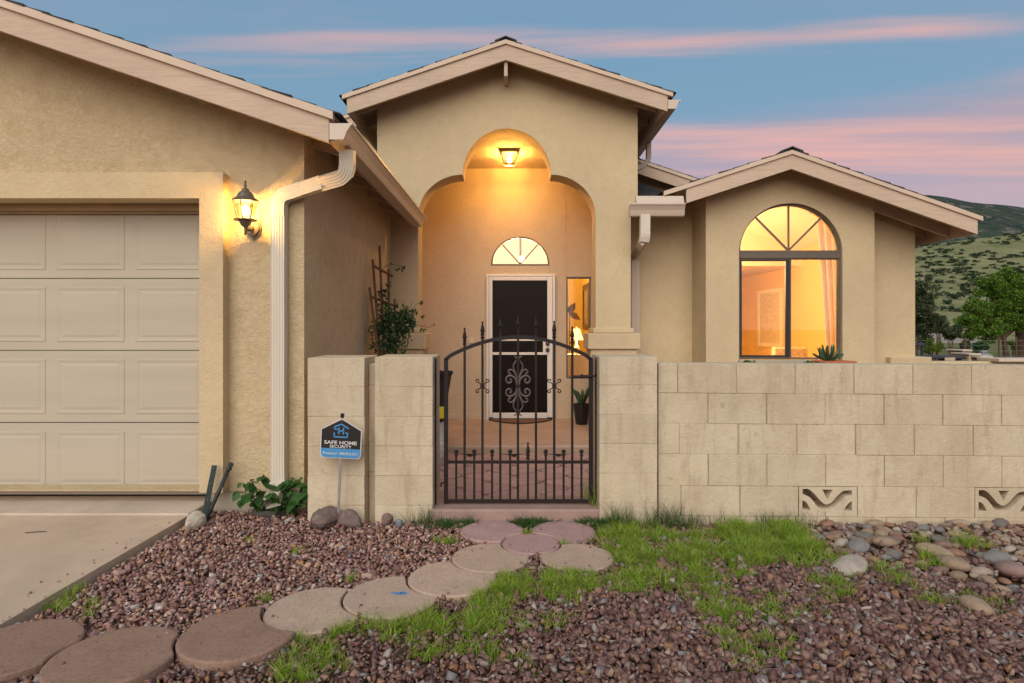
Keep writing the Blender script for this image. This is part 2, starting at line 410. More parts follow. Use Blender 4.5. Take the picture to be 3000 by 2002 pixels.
def gravel_mat(name='crushed_rock', dk=1.0):
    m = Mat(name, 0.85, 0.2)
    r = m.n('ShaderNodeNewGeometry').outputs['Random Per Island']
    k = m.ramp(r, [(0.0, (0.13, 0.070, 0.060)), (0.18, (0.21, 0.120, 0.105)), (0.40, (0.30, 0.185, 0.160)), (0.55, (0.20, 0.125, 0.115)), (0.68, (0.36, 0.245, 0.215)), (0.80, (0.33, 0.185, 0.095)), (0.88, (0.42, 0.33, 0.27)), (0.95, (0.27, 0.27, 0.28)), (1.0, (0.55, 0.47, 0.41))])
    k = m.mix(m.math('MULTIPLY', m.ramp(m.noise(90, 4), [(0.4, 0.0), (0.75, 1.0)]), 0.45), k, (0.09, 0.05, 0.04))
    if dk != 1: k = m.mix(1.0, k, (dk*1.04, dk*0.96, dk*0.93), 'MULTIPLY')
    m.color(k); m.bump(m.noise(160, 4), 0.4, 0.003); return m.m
M['gravel'] = gravel_mat('crushed_rock', 1.28); M['gravel_mauve_dimmed'] = gravel_mat('mauve_crushed_rock_dimmed', 0.82)  # mauve batch is real; brighter light left and vignette right are painted in
def rock_mat(name, stops, obj=True):
    m = Mat(name, 0.75, 0.3); oi = m.n('ShaderNodeObjectInfo').outputs['Random']
    k = m.ramp(oi, stops, 'CONSTANT')
    k = m.mix(m.math('MULTIPLY', m.ramp(m.noise(22, 5, 0.65, 0.5), [(0.42, 0.0), (0.72, 1.0)]), 0.45), k, (0.13, 0.09, 0.065))
    k = m.mix(m.math('MULTIPLY', m.ramp(m.noise(45, 4, 0.6), [(0.55, 0.0), (0.75, 1.0)]), 0.3), k, (0.45, 0.40, 0.34))
    m.color(k); m.bump(m.noise(60, 5), 0.5, 0.005); return m.m
M['river'] = rock_mat('river_rock', [(0.0, (0.30, 0.21, 0.145)), (0.12, (0.22, 0.13, 0.11)), (0.24, (0.36, 0.28, 0.21)), (0.36, (0.16, 0.145, 0.13)), (0.46, (0.27, 0.17, 0.15)), (0.56, (0.33, 0.24, 0.16)), (0.66, (0.20, 0.19, 0.185)), (0.76, (0.30, 0.16, 0.10)), (0.84, (0.40, 0.34, 0.28)), (0.92, (0.25, 0.18, 0.11))])
M['boulder'] = rock_mat('field_rock', [(0.0, (0.19, 0.12, 0.10)), (0.5, (0.16, 0.11, 0.10))])
M['pale_rock'] = simple('pale_rock', (0.40, 0.345, 0.28), 0.85, 0.2, var=0.3, scale=25, bump=0.6, bscale=60, bdist=0.006)
M['blue_rock'] = simple('blue_grey_rock', (0.18, 0.22, 0.24), 0.7, 0.3, var=0.25, scale=25, bump=0.4)
M['slate'] = simple('slate', (0.09, 0.085, 0.075), 0.8, 0.3, var=0.35, scale=14, bump=0.5, bscale=50)
def leafy(name, stops, rough=0.55, trans=0.25):
    m = Mat(name, rough, 0.3); r = m.n('ShaderNodeNewGeometry').outputs['Random Per Island']
    k = m.ramp(r, stops); m.color(k)
    t = m.n('ShaderNodeBsdfTranslucent'); m.l(k, t.inputs[0]); mx = m.n('ShaderNodeMixShader'); mx.inputs[0].default_value = trans
    o = [n for n in m.t.nodes if n.type == 'OUTPUT_MATERIAL'][0]
    m.l(m.b.outputs[0], mx.inputs[1]); m.l(t.outputs[0], mx.inputs[2]); m.l(mx.outputs[0], o.inputs[0]); return m.m
M['grass'] = leafy('grass_blades', [(0.0, (0.12, 0.22, 0.016)), (0.4, (0.23, 0.38, 0.028)), (0.75, (0.34, 0.47, 0.045)), (0.88, (0.44, 0.48, 0.11)), (1.0, (0.52, 0.43, 0.22))], 0.5, 0.35)
M['grass_shaded'] = leafy('shaded_wall_grass', [(0.0, (0.035, 0.075, 0.018)), (0.6, (0.06, 0.125, 0.025)), (1.0, (0.13, 0.17, 0.05))], 0.55, 0.3)  # greens lowered to carry the shade along the wall foot
M['weed'] = leafy('weed_leaves', [(0.0, (0.035, 0.09, 0.02)), (0.6, (0.06, 0.14, 0.03)), (1.0, (0.12, 0.19, 0.05))], 0.5, 0.3)
M['nettle'] = leafy('broad_leaves', [(0.0, (0.028, 0.085, 0.02)), (1.0, (0.06, 0.15, 0.035))], 0.45, 0.25)
M['vine'] = leafy('vine_leaves', [(0.0, (0.018, 0.048, 0.018)), (0.7, (0.038, 0.085, 0.028)), (1.0, (0.075, 0.14, 0.035))], 0.45, 0.2)
M['pine'] = leafy('pine_needles', [(0.0, (0.04, 0.10, 0.012)), (0.5, (0.095, 0.20, 0.018)), (0.85, (0.17, 0.28, 0.025)), (1.0, (0.24, 0.29, 0.05))], 0.6, 0.3)
M['oak'] = leafy('grey_green_leaves', [(0.0, (0.028, 0.048, 0.018)), (0.6, (0.06, 0.085, 0.032)), (1.0, (0.14, 0.155, 0.075))], 0.55, 0.2)
M['bush_yellow'] = leafy('yellow_green_leaves', [(0.0, (0.07, 0.13, 0.015)), (1.0, (0.17, 0.24, 0.03))], 0.6, 0.3)
M['shrub'] = leafy('hill_shrub_leaves', [(0.0, (0.022, 0.040, 0.018)), (1.0, (0.050, 0.075, 0.032))], 0.8, 0.1)
M['agave'] = simple('agave_leaf', (0.055, 0.10, 0.045), 0.5, 0.4, var=0.25, scale=18)
M['bark'] = simple('bark', (0.085, 0.055, 0.04), 0.95, 0.1, var=0.35, scale=12, bump=0.8, bscale=30, bdist=0.02, sc3=(1, 1, 0.3))
M['stem'] = simple('plant_stem', (0.10, 0.12, 0.04), 0.7, 0.2)
M['trellis'] = simple('weathered_wood', (0.17, 0.095, 0.060), 0.85, 0.2, var=0.3, scale=18, bump=0.4, bscale=60, sc3=(1, 1, 0.2))
M['terracotta'] = simple('terracotta', (0.42, 0.13, 0.06), 0.8, 0.2, var=0.12)
M['black_pot'] = simple('black_glazed_pot', (0.014, 0.013, 0.014), 0.3, 0.5)
M['black_plastic'] = simple('black_plastic', (0.016, 0.014, 0.015), 0.5, 0.4)
M['white_plastic'] = simple('white_plastic', (0.50, 0.45, 0.41), 0.5, 0.4, var=0.08)
M['yellow'] = simple('yellow_plastic', (0.55, 0.44, 0.02), 0.5, 0.4)
M['green_steel'] = simple('green_steel', (0.008, 0.026, 0.025), 0.5, 0.3, var=0.3, scale=30)
M['dark_pipe'] = simple('dark_pipe', (0.030, 0.033, 0.040), 0.55, 0.4, var=0.4, scale=25)
M['galv'] = simple('galvanised_steel', (0.33, 0.31, 0.30), 0.5, 0.5, 0.5, var=0.15, scale=14)
M['sign_black'] = simple('sign_black', (0.018, 0.014, 0.014), 0.4, 0.4)
M['sign_white'] = simple('sign_white', (0.62, 0.60, 0.60), 0.45, 0.4, var=0.04)
M['sign_blue'] = simple('sign_blue', (0.065, 0.26, 0.52), 0.4, 0.4, var=0.05)
M['inner_peach'] = simple('peach_room_paint', (0.76, 0.51, 0.18), 0.9, 0.1, var=0.03, scale=2)
M['inner_cream'] = simple('cream_ceiling_paint', (0.84, 0.73, 0.58), 0.9, 0.1, var=0.02)
M['inner_yellow'] = simple('yellow_foyer_paint', (0.82, 0.57, 0.15), 0.9, 0.1, var=0.03)
M['inner_white'] = simple('interior_white', (0.80, 0.72, 0.58), 0.8, 0.2, var=0.03)
M['carpet'] = simple('room_carpet', (0.40, 0.29, 0.18), 0.95, 0.05, var=0.1, bump=0.4)
_m = Mat('sheer_curtain', 0.9, 0.1); _m.color((0.80, 0.72, 0.64)); _t = _m.n('ShaderNodeBsdfTranslucent'); _t.inputs[0].default_value = (0.82, 0.74, 0.66, 1); _x = _m.n('ShaderNodeMixShader'); _x.inputs[0].default_value = 0.5
_m.l(_m.b.outputs[0], _x.inputs[1]); _m.l(_t.outputs[0], _x.inputs[2]); _m.l(_x.outputs[0], [n for n in _m.t.nodes if n.type == 'OUTPUT_MATERIAL'][0].inputs[0]); M['curtain'] = _m.m
M['lace'] = simple('lace_curtain', (0.66, 0.55, 0.36), 0.9, 0.1, var=0.35, scale=40)
M['dark_wood'] = simple('dark_wood', (0.10, 0.055, 0.03), 0.45, 0.4, var=0.2)
M['picture'] = simple('picture_print', (0.35, 0.26, 0.15), 0.6, 0.2, var=0.5, scale=14)
M['mat_fibre'] = simple('coir_mat', (0.20, 0.10, 0.06), 1.0, 0.05, var=0.6, scale=40, bump=0.6)
M['tan_plate'] = simple('ivory_plate', (0.58, 0.47, 0.36), 0.5, 0.4)
def hill_mat(name, a, b, c, k1, k2):
    m = Mat(name, 0.97, 0.05)
    k = m.mix(m.ramp(m.noise(k1, 6, 0.62), [(0.35, 0.0), (0.65, 1.0)]), a, b)
    k = m.mix(m.ramp(m.noise(k2, 6, 0.68), [(0.50, 0.0), (0.60, 1.0)]), k, c)
    m.color(k); return m
_h = hill_mat('dry_hill_grass', (0.18, 0.18, 0.080), (0.25, 0.235, 0.115), (0.125, 0.14, 0.056), 0.06, 0.22); M['hill'] = _h.m
_h = hill_mat('mountain_scrub', (0.036, 0.056, 0.046), (0.062, 0.078, 0.050), (0.022, 0.036, 0.036), 0.012, 0.06)
_k = _h.b.inputs['Base Color'].links[0].from_socket
_h.color(_h.mix(_h.ramp(_h.noise(0.05, 7, 0.7), [(0.54, 0.0), (0.62, 1.0)]), _k, (0.16, 0.135, 0.12))); _h.bump(_h.noise(0.05, 8, 0.7), 0.8, 8.0); M['mountain'] = _h.m

# ================================================================== THE SETTING
# ground sheet: front yard level, lower courtyard, then out to the horizon
g = MB()
ys = [(-300, -0.035), (4.5, -0.035), (4.55, -0.16), (40, -0.16), (120, -0.2), (3000, -0.5)]
xs = [-2500, -60, 0, 60, 2500]
for y, z in ys:
    for x in xs: g.V.append((x, y, z))
for j in range(len(ys)-1):
    for i in range(len(xs)-1):
        a = j*len(xs)+i; g.F.append((a, a+1, a+1+len(xs), a+len(xs))); g.M.append(0)
tag(g.build('ground', M['ground']), 'bare reddish soil under the gravel and out to the hills', 'ground', kind='structure')

# driveway and apron strip
DRX = -2.226
dv = MB(); dv.prism([(-7.4, 1.2), (DRX, 1.2), (DRX+0.004, 4.16), (-7.4, 4.16)], -0.20, 0.040, axis='z')
tag(dv.build('driveway', M['driveway']), 'pale tan concrete driveway in front of the garage door', 'driveway', kind='structure')
dv = MB(); dv.cbox(-7.4, DRX+0.002, 4.172, 4.86, -0.20, 0.052, 0.006)
tag(dv.build('driveway_apron', M['apron']), 'concrete strip along the foot of the garage door', 'driveway', kind='structure')
# porch slab, courtyard bed under the pavers
PF = -0.015
pv = MB(); pv.cbox(-1.55, 1.62, 6.92, 8.93, -0.25, PF, 0.02)
tag(pv.build('porch_floor', M['porch_floor']), 'smooth terracotta coloured porch slab before the front door', 'floor', kind='structure')
pv = MB(); pv.box(-1.45, 2.2, 4.6, 6.915, -0.30, -0.108)
court = tag(pv.build('courtyard_pavement', M['joint']), 'rose coloured paving of wavy edged pavers inside the gate', 'pavement', kind='structure')
# each wavy paver
def wavy(a, b, amp, n=7):
    a, b = Vector(a), Vector(b); d = b-a; nrm = Vector((-d.y, d.x))
    return [a + d*(i/n) + nrm*(amp*math.sin(2*math.pi*i/n)) for i in range(n)]
PDX, PDY = 0.49, 0.44
wr = random.Random(5)
for row in range(-1, 12):
    for c in range(-4, 6):
        cx = (c + (0.5 if row % 2 else 0.0))*PDX + 0.02; cy = 4.70 + row*PDY/2
        if not (-1.30 < cx < 1.95 and 4.80 < cy < 6.82): continue
        k = 0.935
        cor = [(cx-PDX/2*k, cy), (cx, cy-PDY/2*k), (cx+PDX/2*k, cy), (cx, cy+PDY/2*k)]
        pts = []
        for i in range(4): pts += wavy(cor[i], cor[(i+1) % 4], 0.075 if i % 2 else -0.075)
        pts = [(min(max(p.x, -1.43), 2.18), min(max(p.y, 4.61), 6.905)) for p in pts]
        dz = wr.uniform(-0.003, 0.003)
        MB().prism(pts, -0.135, -0.085+dz, axis='z').build('paver', M['paver'], court)
# threshold under the gate
th = MB(); th.cbox(-0.575, 0.612, 4.14, 4.50, -0.15, 0.088, 0.012)
tag(th.build('gate_threshold', M['threshold']), 'low rose concrete sill under the iron gate', 'sill', kind='structure')

# hills
def height_mesh(name, X, Y, Z, mat, lbl):
    ny, nx = X.shape; V = np.stack([X, Y, Z], -1).reshape(-1, 3)
    i = np.arange(ny-1)[:, None]*nx + np.arange(nx-1)[None, :]
    F = np.stack([i, i+1, i+1+nx, i+nx], -1).reshape(-1, 4)
    o = np_mesh(name, V, F, mat, smooth=True, k=4); return tag(o, lbl, 'hill', kind='structure')
def vnoise(x, y, seed=0):
    r = np.random.default_rng(seed); v = 0
    for k in range(6):
        a = r.uniform(0, 6.28, 3); f = 1.0*1.7**k
        th_ = a[2]; v = v + np.sin((x*np.cos(th_)+y*np.sin(th_))*f + a[0])*np.cos((-x*np.sin(th_)+y*np.cos(th_))*f*0.83 + a[1])/1.5**k
    return v
def hill_h(x, y):
    t = np.clip((y - 62 - 0.03*np.abs(x))/(255-62), 0, 1); up = t*t*(3-2*t)*0.55 + t*0.45
    back = np.clip((y-262)/140, 0, 1)
    crest = 39.5 + 7.0*np.tanh((x-195)/55.0)
    return -0.6 + up*crest*(1-0.65*back) + 0.7*vnoise(x*0.035, y*0.035, 3)*np.clip(t*4, 0, 1)
xg = np.linspace(-500, 700, 121); yg = np.concatenate([np.linspace(50, 280, 60), np.linspace(290, 480, 12)])
Xg, Yg = np.meshgrid(xg, yg); height_mesh('grassy_hill', Xg, Yg, hill_h(Xg, Yg), M['hill'], 'dry grassy hill dotted with shrubs behind the yard')
def mtn_h(x, y):
    t = np.clip((y-420)/(900-420), 0, 1)
    crest = 195 - 0.085*np.clip(x-640, -400, 500) + 3*np.sin(x*0.023) + 1.5*np.sin(x*0.061+1)
    return -3 + crest*(t**1.1)*(1-0.5*np.clip((y-905)/300, 0, 1)) + 9*vnoise(x*0.009, y*0.009, 8)*t*(1-t)*2.2 + 3.5*vnoise(x*0.03, y*0.03, 5)*t*(1-t)*3
xg = np.linspace(-1500, 1900, 171); yg = np.concatenate([np.linspace(400, 920, 60), np.linspace(940, 1250, 10)])
Xg, Yg = np.meshgrid(xg, yg); height_mesh('mountain', Xg, Yg, mtn_h(Xg, Yg), M['mountain'], 'dark green rocky mountain rising behind the grassy hill')

# ================================================================== THE HOUSE
house = thing('house', 'tan stucco house with low gable roofs and an arched entry', 'house', (0, 7.5, -0.1))
SL = 0.34
def gz(X): return 2.752 + SL*(-1.207 - X)            # top of the garage roof deck
def slope_band(x0, z0, x1, z1, t0, t1):
    "upright band below a sloping line: from t0 to t1 under it"
    return [(x0, z0-t0), (x1, z1-t0), (x1, z1-t1), (x0, z0-t1)]
def courses(roof, x0, z0, x1, z1, y0, y1, seed):
    "asphalt shingle courses from the eave (x1) up to the ridge (x0)"
    rr = random.Random(seed); n = max(2, int(abs(x1-x0)/0.155)); 
    for i in range(n):
        a, b = i/n, (i+1)/n + 0.012; xa, za = x0+(x1-x0)*a, z0+(z1-z0)*a; xb, zb = x0+(x1-x0)*b, z0+(z1-z0)*b
        h = rr.uniform(0.010, 0.018); o = rr.uniform(-0.012, 0.006)
        MB().prism([(xa, za+0.003), (xb, zb+h), (xb+0.006*(1 if x1 > x0 else -1), zb+h-0.012), (xb, zb), (xa, za)], y0-0.030+o, y1).build('shingle_course', M['shingle'], roof)
# ---- garage
GY = 4.41
garage_ridge = -4.66
gw = MB()
gw.prism([[(-7.8, 0.143), (-1.511, 0.143), (-1.511, gz(-1.511)-0.10), (garage_ridge, gz(garage_ridge)-0.10), (-7.8, gz(-1.52)-0.10)],
          [(-7.10, 0.15), (-7.10, 2.27), (-2.20, 2.27), (-2.20, 0.15)]], GY, GY+0.16)
gw.box(-1.67, -1.511, GY+0.16, 7.545, 0.143, gz(-1.511)-0.09)
wl = gw.build('wall', M['stucco_lace'], house); tag(wl, 'rough lace textured stucco of the garage front')
MB().box(-2.19, -1.525, GY+0.015, GY+0.16, -0.25, 0.143).box(-1.66, -1.525, GY+0.16, 7.53, -0.25, 0.143).build('foundation', M['foundation'], house)
cs = MB(); cs.prism([(-7.30, 0.155), (-7.30, 2.432), (-2.055, 2.432), (-2.055, 0.155), (-2.224, 0.155), (-2.224, 2.249), (-7.10, 2.249), (-7.10, 0.155)], GY-0.095, GY+0.002)
cs.box(-7.098, -2.226, GY+0.003, GY+0.10, 2.251, 2.32); cs.box(-2.2235, -2.16, GY+0.003, GY+0.14, 0.10, 2.249)
tag(cs.build('door_surround', M['stucco'], house), 'raised stucco band framing the garage door')
ht = MB(); ht.cbox(-7.09, -2.227, 4.515, 4.55, 2.200, 2.30, 0.004); ht.cbox(-7.09, -2.227, 4.552, 4.595, 2.185, 2.30, 0.004)
ht.build('door_header_trim', M['brown_trim'], house)
# garage door: four sections and raised panels
gd = hollow('garage_door', house)
DY = 4.60
zs = [0.061, 0.609, 1.155, 1.700, 2.245]
for i in range(4):
    s = MB(); s.cbox(-7.12, -2.19, DY, DY+0.04, zs[i]+0.003, zs[i+1]-0.003, 0.004); s.build('door_section', M['door_paint'], gd)
def raised_panel(w, h, inw, inh):
    s = MB(); rings = [(w/2, h/2, 0.0), (w/2-0.004, h/2-0.004, -0.003), (w/2-0.016, h/2-0.016, -0.003), (w/2-0.026, h/2-0.026, -0.0005), (inw/2+0.012, inh/2+0.012, -0.001), (inw/2, inh/2, -0.0035), (inw/2-0.004, inh/2-0.004, -0.0042)]
    for a, b, y in rings: s.V += [(-a, y, -b), (a, y, -b), (a, y, b), (-a, y, b)]
    for k in range(len(rings)-1):
        for i in range(4): s.F.append((k*4+i, k*4+(i+1) % 4, k*4+4+(i+1) % 4, k*4+4+i)); s.M.append(0)
    n = len(rings)-1; s.F.append((n*4, n*4+1, n*4+2, n*4+3)); s.M.append(0); return s
proto = None
for i in range(4):
    for c in range(8):
        x = -2.595 - 0.5966*c
        loc = Vector((x, DY-0.001, zs[i]+0.067+0.208)) - Vector(LOC['house'])
        if proto is None:
            proto = raised_panel(0.513, 0.416, 0.41, 0.318).build('door_panel', M['door_paint']); proto.parent = gd; proto.location = loc
        else: share(proto, 'door_panel', gd, loc)
MB().box(-7.1, -2.227, DY+0.004, DY+0.035, 0.053, 0.0605).build('bottom_seal', M['black_rubber'], gd)

def build_roof(name, ax, az, xl, sl_, xr, sr, y0, y1, fh, seed, fl=None, fr=None, lbl=None, left=True, right=True, trim_l=None, trim_r=None):
    "gable roof; ax, az = top of the ridge; boards along the rake; sl_, sr pitches"
    roof = hollow(name, house); 
    if lbl: tag(roof, lbl)
    zl, zr = az-sl_*(ax-xl), az-sr*(xr-ax)
    sides = ([(xl, zl)] if left else []) + ([(xr, zr)] if right else [])
    for (xe, ze) in sides:
        sgn = 1 if xe > ax else -1; s = sr if sgn > 0 else sl_
        f = (fr if sgn > 0 else fl); fe = f if f is not None else xe-0.035*sgn
        zfe = az-s*abs(fe-ax)
        MB().prism(slope_band(ax, az, xe, ze, 0.0, 0.022), y0+0.012, y1).build('roof_deck', M['wood'], roof)
        MB().prism(slope_band(ax, az, xe+0.012*sgn, ze-s*0.012, -0.002, 0.050), y0-0.034, y0+0.010).build('trim_board', M['trim'], roof)
        MB().prism(slope_band(ax, az, fe, zfe, 0.050, 0.050+fh), y0-0.012, y0+0.028).build('rake_board', M['wood'], roof)
        courses(roof, ax, az, xe+0.02*sgn, ze-s*0.02, y0, y1, seed+sgn)
    MB().prism([(ax-0.13, az-0.034), (ax, az+0.026), (ax+0.13, az-0.034), (ax+0.13, az-0.01), (ax, az+0.042), (ax-0.13, az-0.01)], y0-0.036, y1).build('ridge_cap', M['shingle'], roof)
    return roof, zl, zr
def rafters(roof, xw, xe, az, ax, s, ys, drop=0.022, h=0.135, w=0.04):
    for y in ys:
        z0, z1 = az-s*abs(xw-ax), az-s*abs(xe-ax)
        MB().prism(slope_band(xw, z0, xe, z1, drop, drop+h), y-w/2, y+w/2).build('rafter_tail', M['wood'], roof)
def eave_board(roof, x, z_top, h, y0, y1, w=0.038, name='eave_board'):
    MB().cbox(x-w/2, x+w/2, y0, y1, z_top-h, z_top, 0.004).build(name, M['wood'], roof)
K_PROF = [(0, 0), (0, -0.112), (0.092, -0.112), (0.100, -0.095), (0.112, -0.060), (0.138, -0.020), (0.150, -0.014), (0.150, 0.0), (0.140, 0.0), (0.135, -0.006), (0.008, -0.006)]
def gutter(name, x, z, y0, y1, sgn=1, label=None):
    o = MB().prism([(x+sgn*a, z+b) for a, b in K_PROF], y0, y1, axis='y').build(name, M['gutter'], house)
    return tag(o, label) if label else o
# garage roof
groof, _, _ = build_roof('roof', garage_ridge, gz(garage_ridge), -8.13, SL, -1.185, SL, 4.0, 7.54, 0.156, 21, fr=-1.205)
rafters(groof, -1.60, -1.235, gz(garage_ridge), garage_ridge, SL, [4.62, 5.2, 5.78, 6.36, 6.94, 7.40])
eave_board(groof, -1.222, gz(-1.222)-0.03, 0.15, 4.03, 7.40)
gutter('gutter', -1.200, 2.676, 3.985, 7.44, 1, 'long metal gutter along the garage eave')
# downspout sweep profile with ribs
def ds_prof(w, d, n=5, rib=0.0025):
    p = [(-d/2, -w/2), (d/2, -w/2), (d/2, w/2), (-d/2, w/2)]
    ribs = []
    for i in range(n):
        t0 = w/2 - w*(i+0.2)/n; t1 = w/2 - w*(i+0.8)/n
        ribs += [(-d/2, t0), (-d/2+rib, t0-0.002), (-d/2+rib, t1+0.002), (-d/2, t1)]
    return p + ribs
def smooth_path(pts, n=5):
    pts = [Vector(p) for p in pts]; o = [pts[0]]
    for i in range(1, len(pts)-1):
        a, b, c = pts[i-1], pts[i], pts[i+1]; r = min((b-a).length, (c-b).length)*0.45
        p0, p1 = b+(a-b).normalized()*r, b+(c-b).normalized()*r
        for k in range(n+1):
            t = k/n; o.append(p0*(1-t)**2 + b*2*t*(1-t) + p1*t*t)
    o.append(pts[-1]); return o
def px_path(l): return [P(a*D, b*D, y) for a, b, y in l]
ds = hollow('downspout', house); tag(ds, 'cream ribbed downspout down the garage front')
WV = 0.096
MB().sweep([P(641*D, 492*D, 4.358), P(641*D, 1090*D, 4.358)], ds_prof(WV, 0.07), up=(0, 1, 0)).build('pipe', M['downspout'], ds)
MB().sweep([P(741*D, 420*D, 4.29), P(690*D, 436.5*D, 4.34)], ds_prof(0.094, 0.068), up=(0, 1, 0)).build('pipe', M['downspout'], ds)
def elbow(path, w, d, par, nr=9, mat='downspout'):
    pth = smooth_path(path, 10); scales = [1.0 + (0.035 if (i % 3 == 0 and 1 < i < len(pth)-2) else 0.0) for i in range(len(pth))]
    return MB().sweep(pth, ds_prof(w, d, 5, 0.002), up=(0, 1, 0), scales=scales).build('elbow', M[mat], par)
elbow(px_path([(797.5, 345, 4.16), (797.5, 404, 4.20), (738, 421, 4.295)]), 0.097, 0.070, ds)
elbow(px_path([(693, 435.5, 4.338), (642, 452, 4.356), (641, 496, 4.358)]), 0.099, 0.072, ds)
MB().sweep([P(641*D, 1086*D, 4.357), P(641*D, 1108*D, 4.35), P(634*D, 1128*D, 4.27), P(625*D, 1148*D, 4.16), P(624.5*D, 1154*D, 4.13)], ds_prof(0.098, 0.072, 5, 0.002), cap=False).build('outlet_elbow', M['downspout'], ds)

# ---- entry gable
EY = 7.55; ek = EY/FPX
eX = lambda px: (px-CX)*ek
eZ = lambda py: EYE-(py-CY)*ek
ry = 7.2; rk = ry/FPX
ax_e, az_e = (1482-CX)*rk, EYE+(CY-119)*rk
e_sl, e_sr = 0.339, 0.3175
xl_e, xr_e = (1007-CX)*rk, (1967-CX)*rk
def arc(cx, cz, rx, rz, a0, a1, n):
    return [(cx+rx*math.cos(R(a0+(a1-a0)*i/n)), cz+rz*math.sin(R(a0+(a1-a0)*i/n))) for i in range(n+1)]
xo_l, xo_r = -1.171, 1.035; zc = 3.23; zsp = 2.709
cxr, cxl = 0.482, -0.618
top_arc = arc(-0.068, zc-0.01, 0.55, 0.583, 180, 0, 32)
rpart = arc(cxr, zsp, xo_r-cxr, zc-zsp, 90, 0, 16)
lpart = arc(cxl, zsp, cxl-xo_l, zc-zsp, 180, 90, 16)
ztl = az_e-e_sl*(ax_e-eX(1105))-0.03; ztr = az_e-e_sr*(eX(1868)-ax_e)-0.03
zj = eZ(590)
outline = [(xo_l, -0.15)] + lpart + top_arc + rpart + [(xo_r, -0.15), (1.472, -0.15), (1.472, zj-0.05), (1.557, zj), (1.557, ztr), (ax_e, az_e-0.03), (eX(1105), ztl), (eX(1105), -0.15)]
ew = MB().prism(outline, EY, EY+0.35)
ew.box(eX(1105), -1.50, EY+0.35, 9.05, -0.15, ztl-0.01); ew.box(1.31, 1.470, EY+0.35, 9.05, -0.15, zj-0.06); ew.box(1.31, 1.555, EY+0.35, 9.3, zj-0.04, ztr-0.01)
tag(ew.build('wall', M['stucco'], house), 'stucco entry gable wall with a stepped three lobed arch')
# pedestal mouldings on the two entry columns
for side, (xa, xb) in enumerate(((eX(1105)+0.002, xo_l), (xo_r, 1.472))):
    pm = MB()
    for (z0, z1, e) in ((1.262, 1.325, 0.035), (1.063, 1.260, 0.105), (0.96, 1.061, 0.07), (-0.10, 0.958, 0.035)):
        pm.cbox(xa-(e if side else 0), xb+e, EY-e, EY+0.35+e*0.6, z0, z1, 0.008)
    pm.build('pedestal', M['stucco'], house)
# porch ceiling and back wall
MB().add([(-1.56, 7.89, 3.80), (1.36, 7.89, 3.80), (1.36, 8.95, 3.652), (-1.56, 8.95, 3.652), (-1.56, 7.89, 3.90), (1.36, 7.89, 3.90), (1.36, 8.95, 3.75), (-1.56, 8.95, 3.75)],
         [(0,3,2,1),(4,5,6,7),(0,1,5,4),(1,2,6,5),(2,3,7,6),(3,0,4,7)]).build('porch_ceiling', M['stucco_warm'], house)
BY = 8.90; bk = BY/FPX
bX = lambda px: (px-CX)*bk
bZ = lambda py: EYE-(py-CY)*bk
fan_c, fan_r, fan_z = bX(1524), 86*bk, bZ(779)
fan_hole = [(fan_c-fan_r, fan_z)] + arc(fan_c, fan_z, fan_r, fan_r*0.99, 180, 0, 28)[1:-1] + [(fan_c+fan_r, fan_z)]
door_hole = [(bX(1432), -0.02), (bX(1432), bZ(810)), (bX(1620), bZ(810)), (bX(1620), -0.02)]
side_hole = [(bX(1659), bZ(1110)), (bX(1659), bZ(812)), (bX(1731), bZ(812)), (bX(1731), bZ(1110))]
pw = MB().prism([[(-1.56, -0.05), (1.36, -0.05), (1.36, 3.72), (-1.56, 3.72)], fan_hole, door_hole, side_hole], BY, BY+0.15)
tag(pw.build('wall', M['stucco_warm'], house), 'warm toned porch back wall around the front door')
cj = MB(); cj.box(bX(1658)-0.002, bX(1658)+0.002, BY-0.003, BY+0.001, bZ(812), 3.66); cj.box(bX(1438)-0.002, bX(1438)+0.002, BY-0.003, BY+0.001, bZ(804), fan_z-0.02); cj.box(bX(1610)-0.002, bX(1610)+0.002, BY-0.003, BY+0.001, bZ(804), fan_z-0.02)
cj.build('control_joint', M['brown_trim'], house)
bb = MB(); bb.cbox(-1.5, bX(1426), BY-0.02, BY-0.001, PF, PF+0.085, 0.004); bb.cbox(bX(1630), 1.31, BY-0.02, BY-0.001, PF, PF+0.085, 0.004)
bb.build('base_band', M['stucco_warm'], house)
# fanlight
fl = hollow('fanlight', house)
ro = fan_r-0.004; ri = fan_r-0.028
half = arc(fan_c, fan_z+0.004, ro, ro, 0, 180, 28)
inner = arc(fan_c, fan_z+0.028, ri, ri-0.02, 0, 180, 28)
MB().prism([half, inner], BY+0.02, BY+0.07).build('frame', M['frame_bronze'], fl)
for a in (48, 90, 132):
    d = Vector((math.cos(R(a)), 0, math.sin(R(a)))); c0 = Vector((fan_c, BY+0.045, fan_z+0.026))
    MB().bar(c0+d*0.01, c0+d*(ri-0.012), 0.016, 0.02).build('muntin', M['frame_bronze'], fl)
MB().prism(inner, BY+0.052, BY+0.056).build('pane', M['glass'], fl)
# sidelight
sd = hollow('sidelight', house); x0, x1, z0, z1 = bX(1659)+0.003, bX(1731)-0.003, bZ(1110)+0.003, bZ(812)-0.003
MB().prism([[(x0, z0), (x1, z0), (x1, z1), (x0, z1)], [(x0+0.02, z0+0.025), (x1-0.02, z0+0.025), (x1-0.02, z1-0.02), (x0+0.02, z1-0.02)]], BY+0.02, BY+0.07).build('frame', M['frame_bronze'], sd)
MB().box(x0+0.018, x1-0.018, BY+0.045, BY+0.05, z0+0.02, z1-0.018).build('pane', M['glass'], sd)
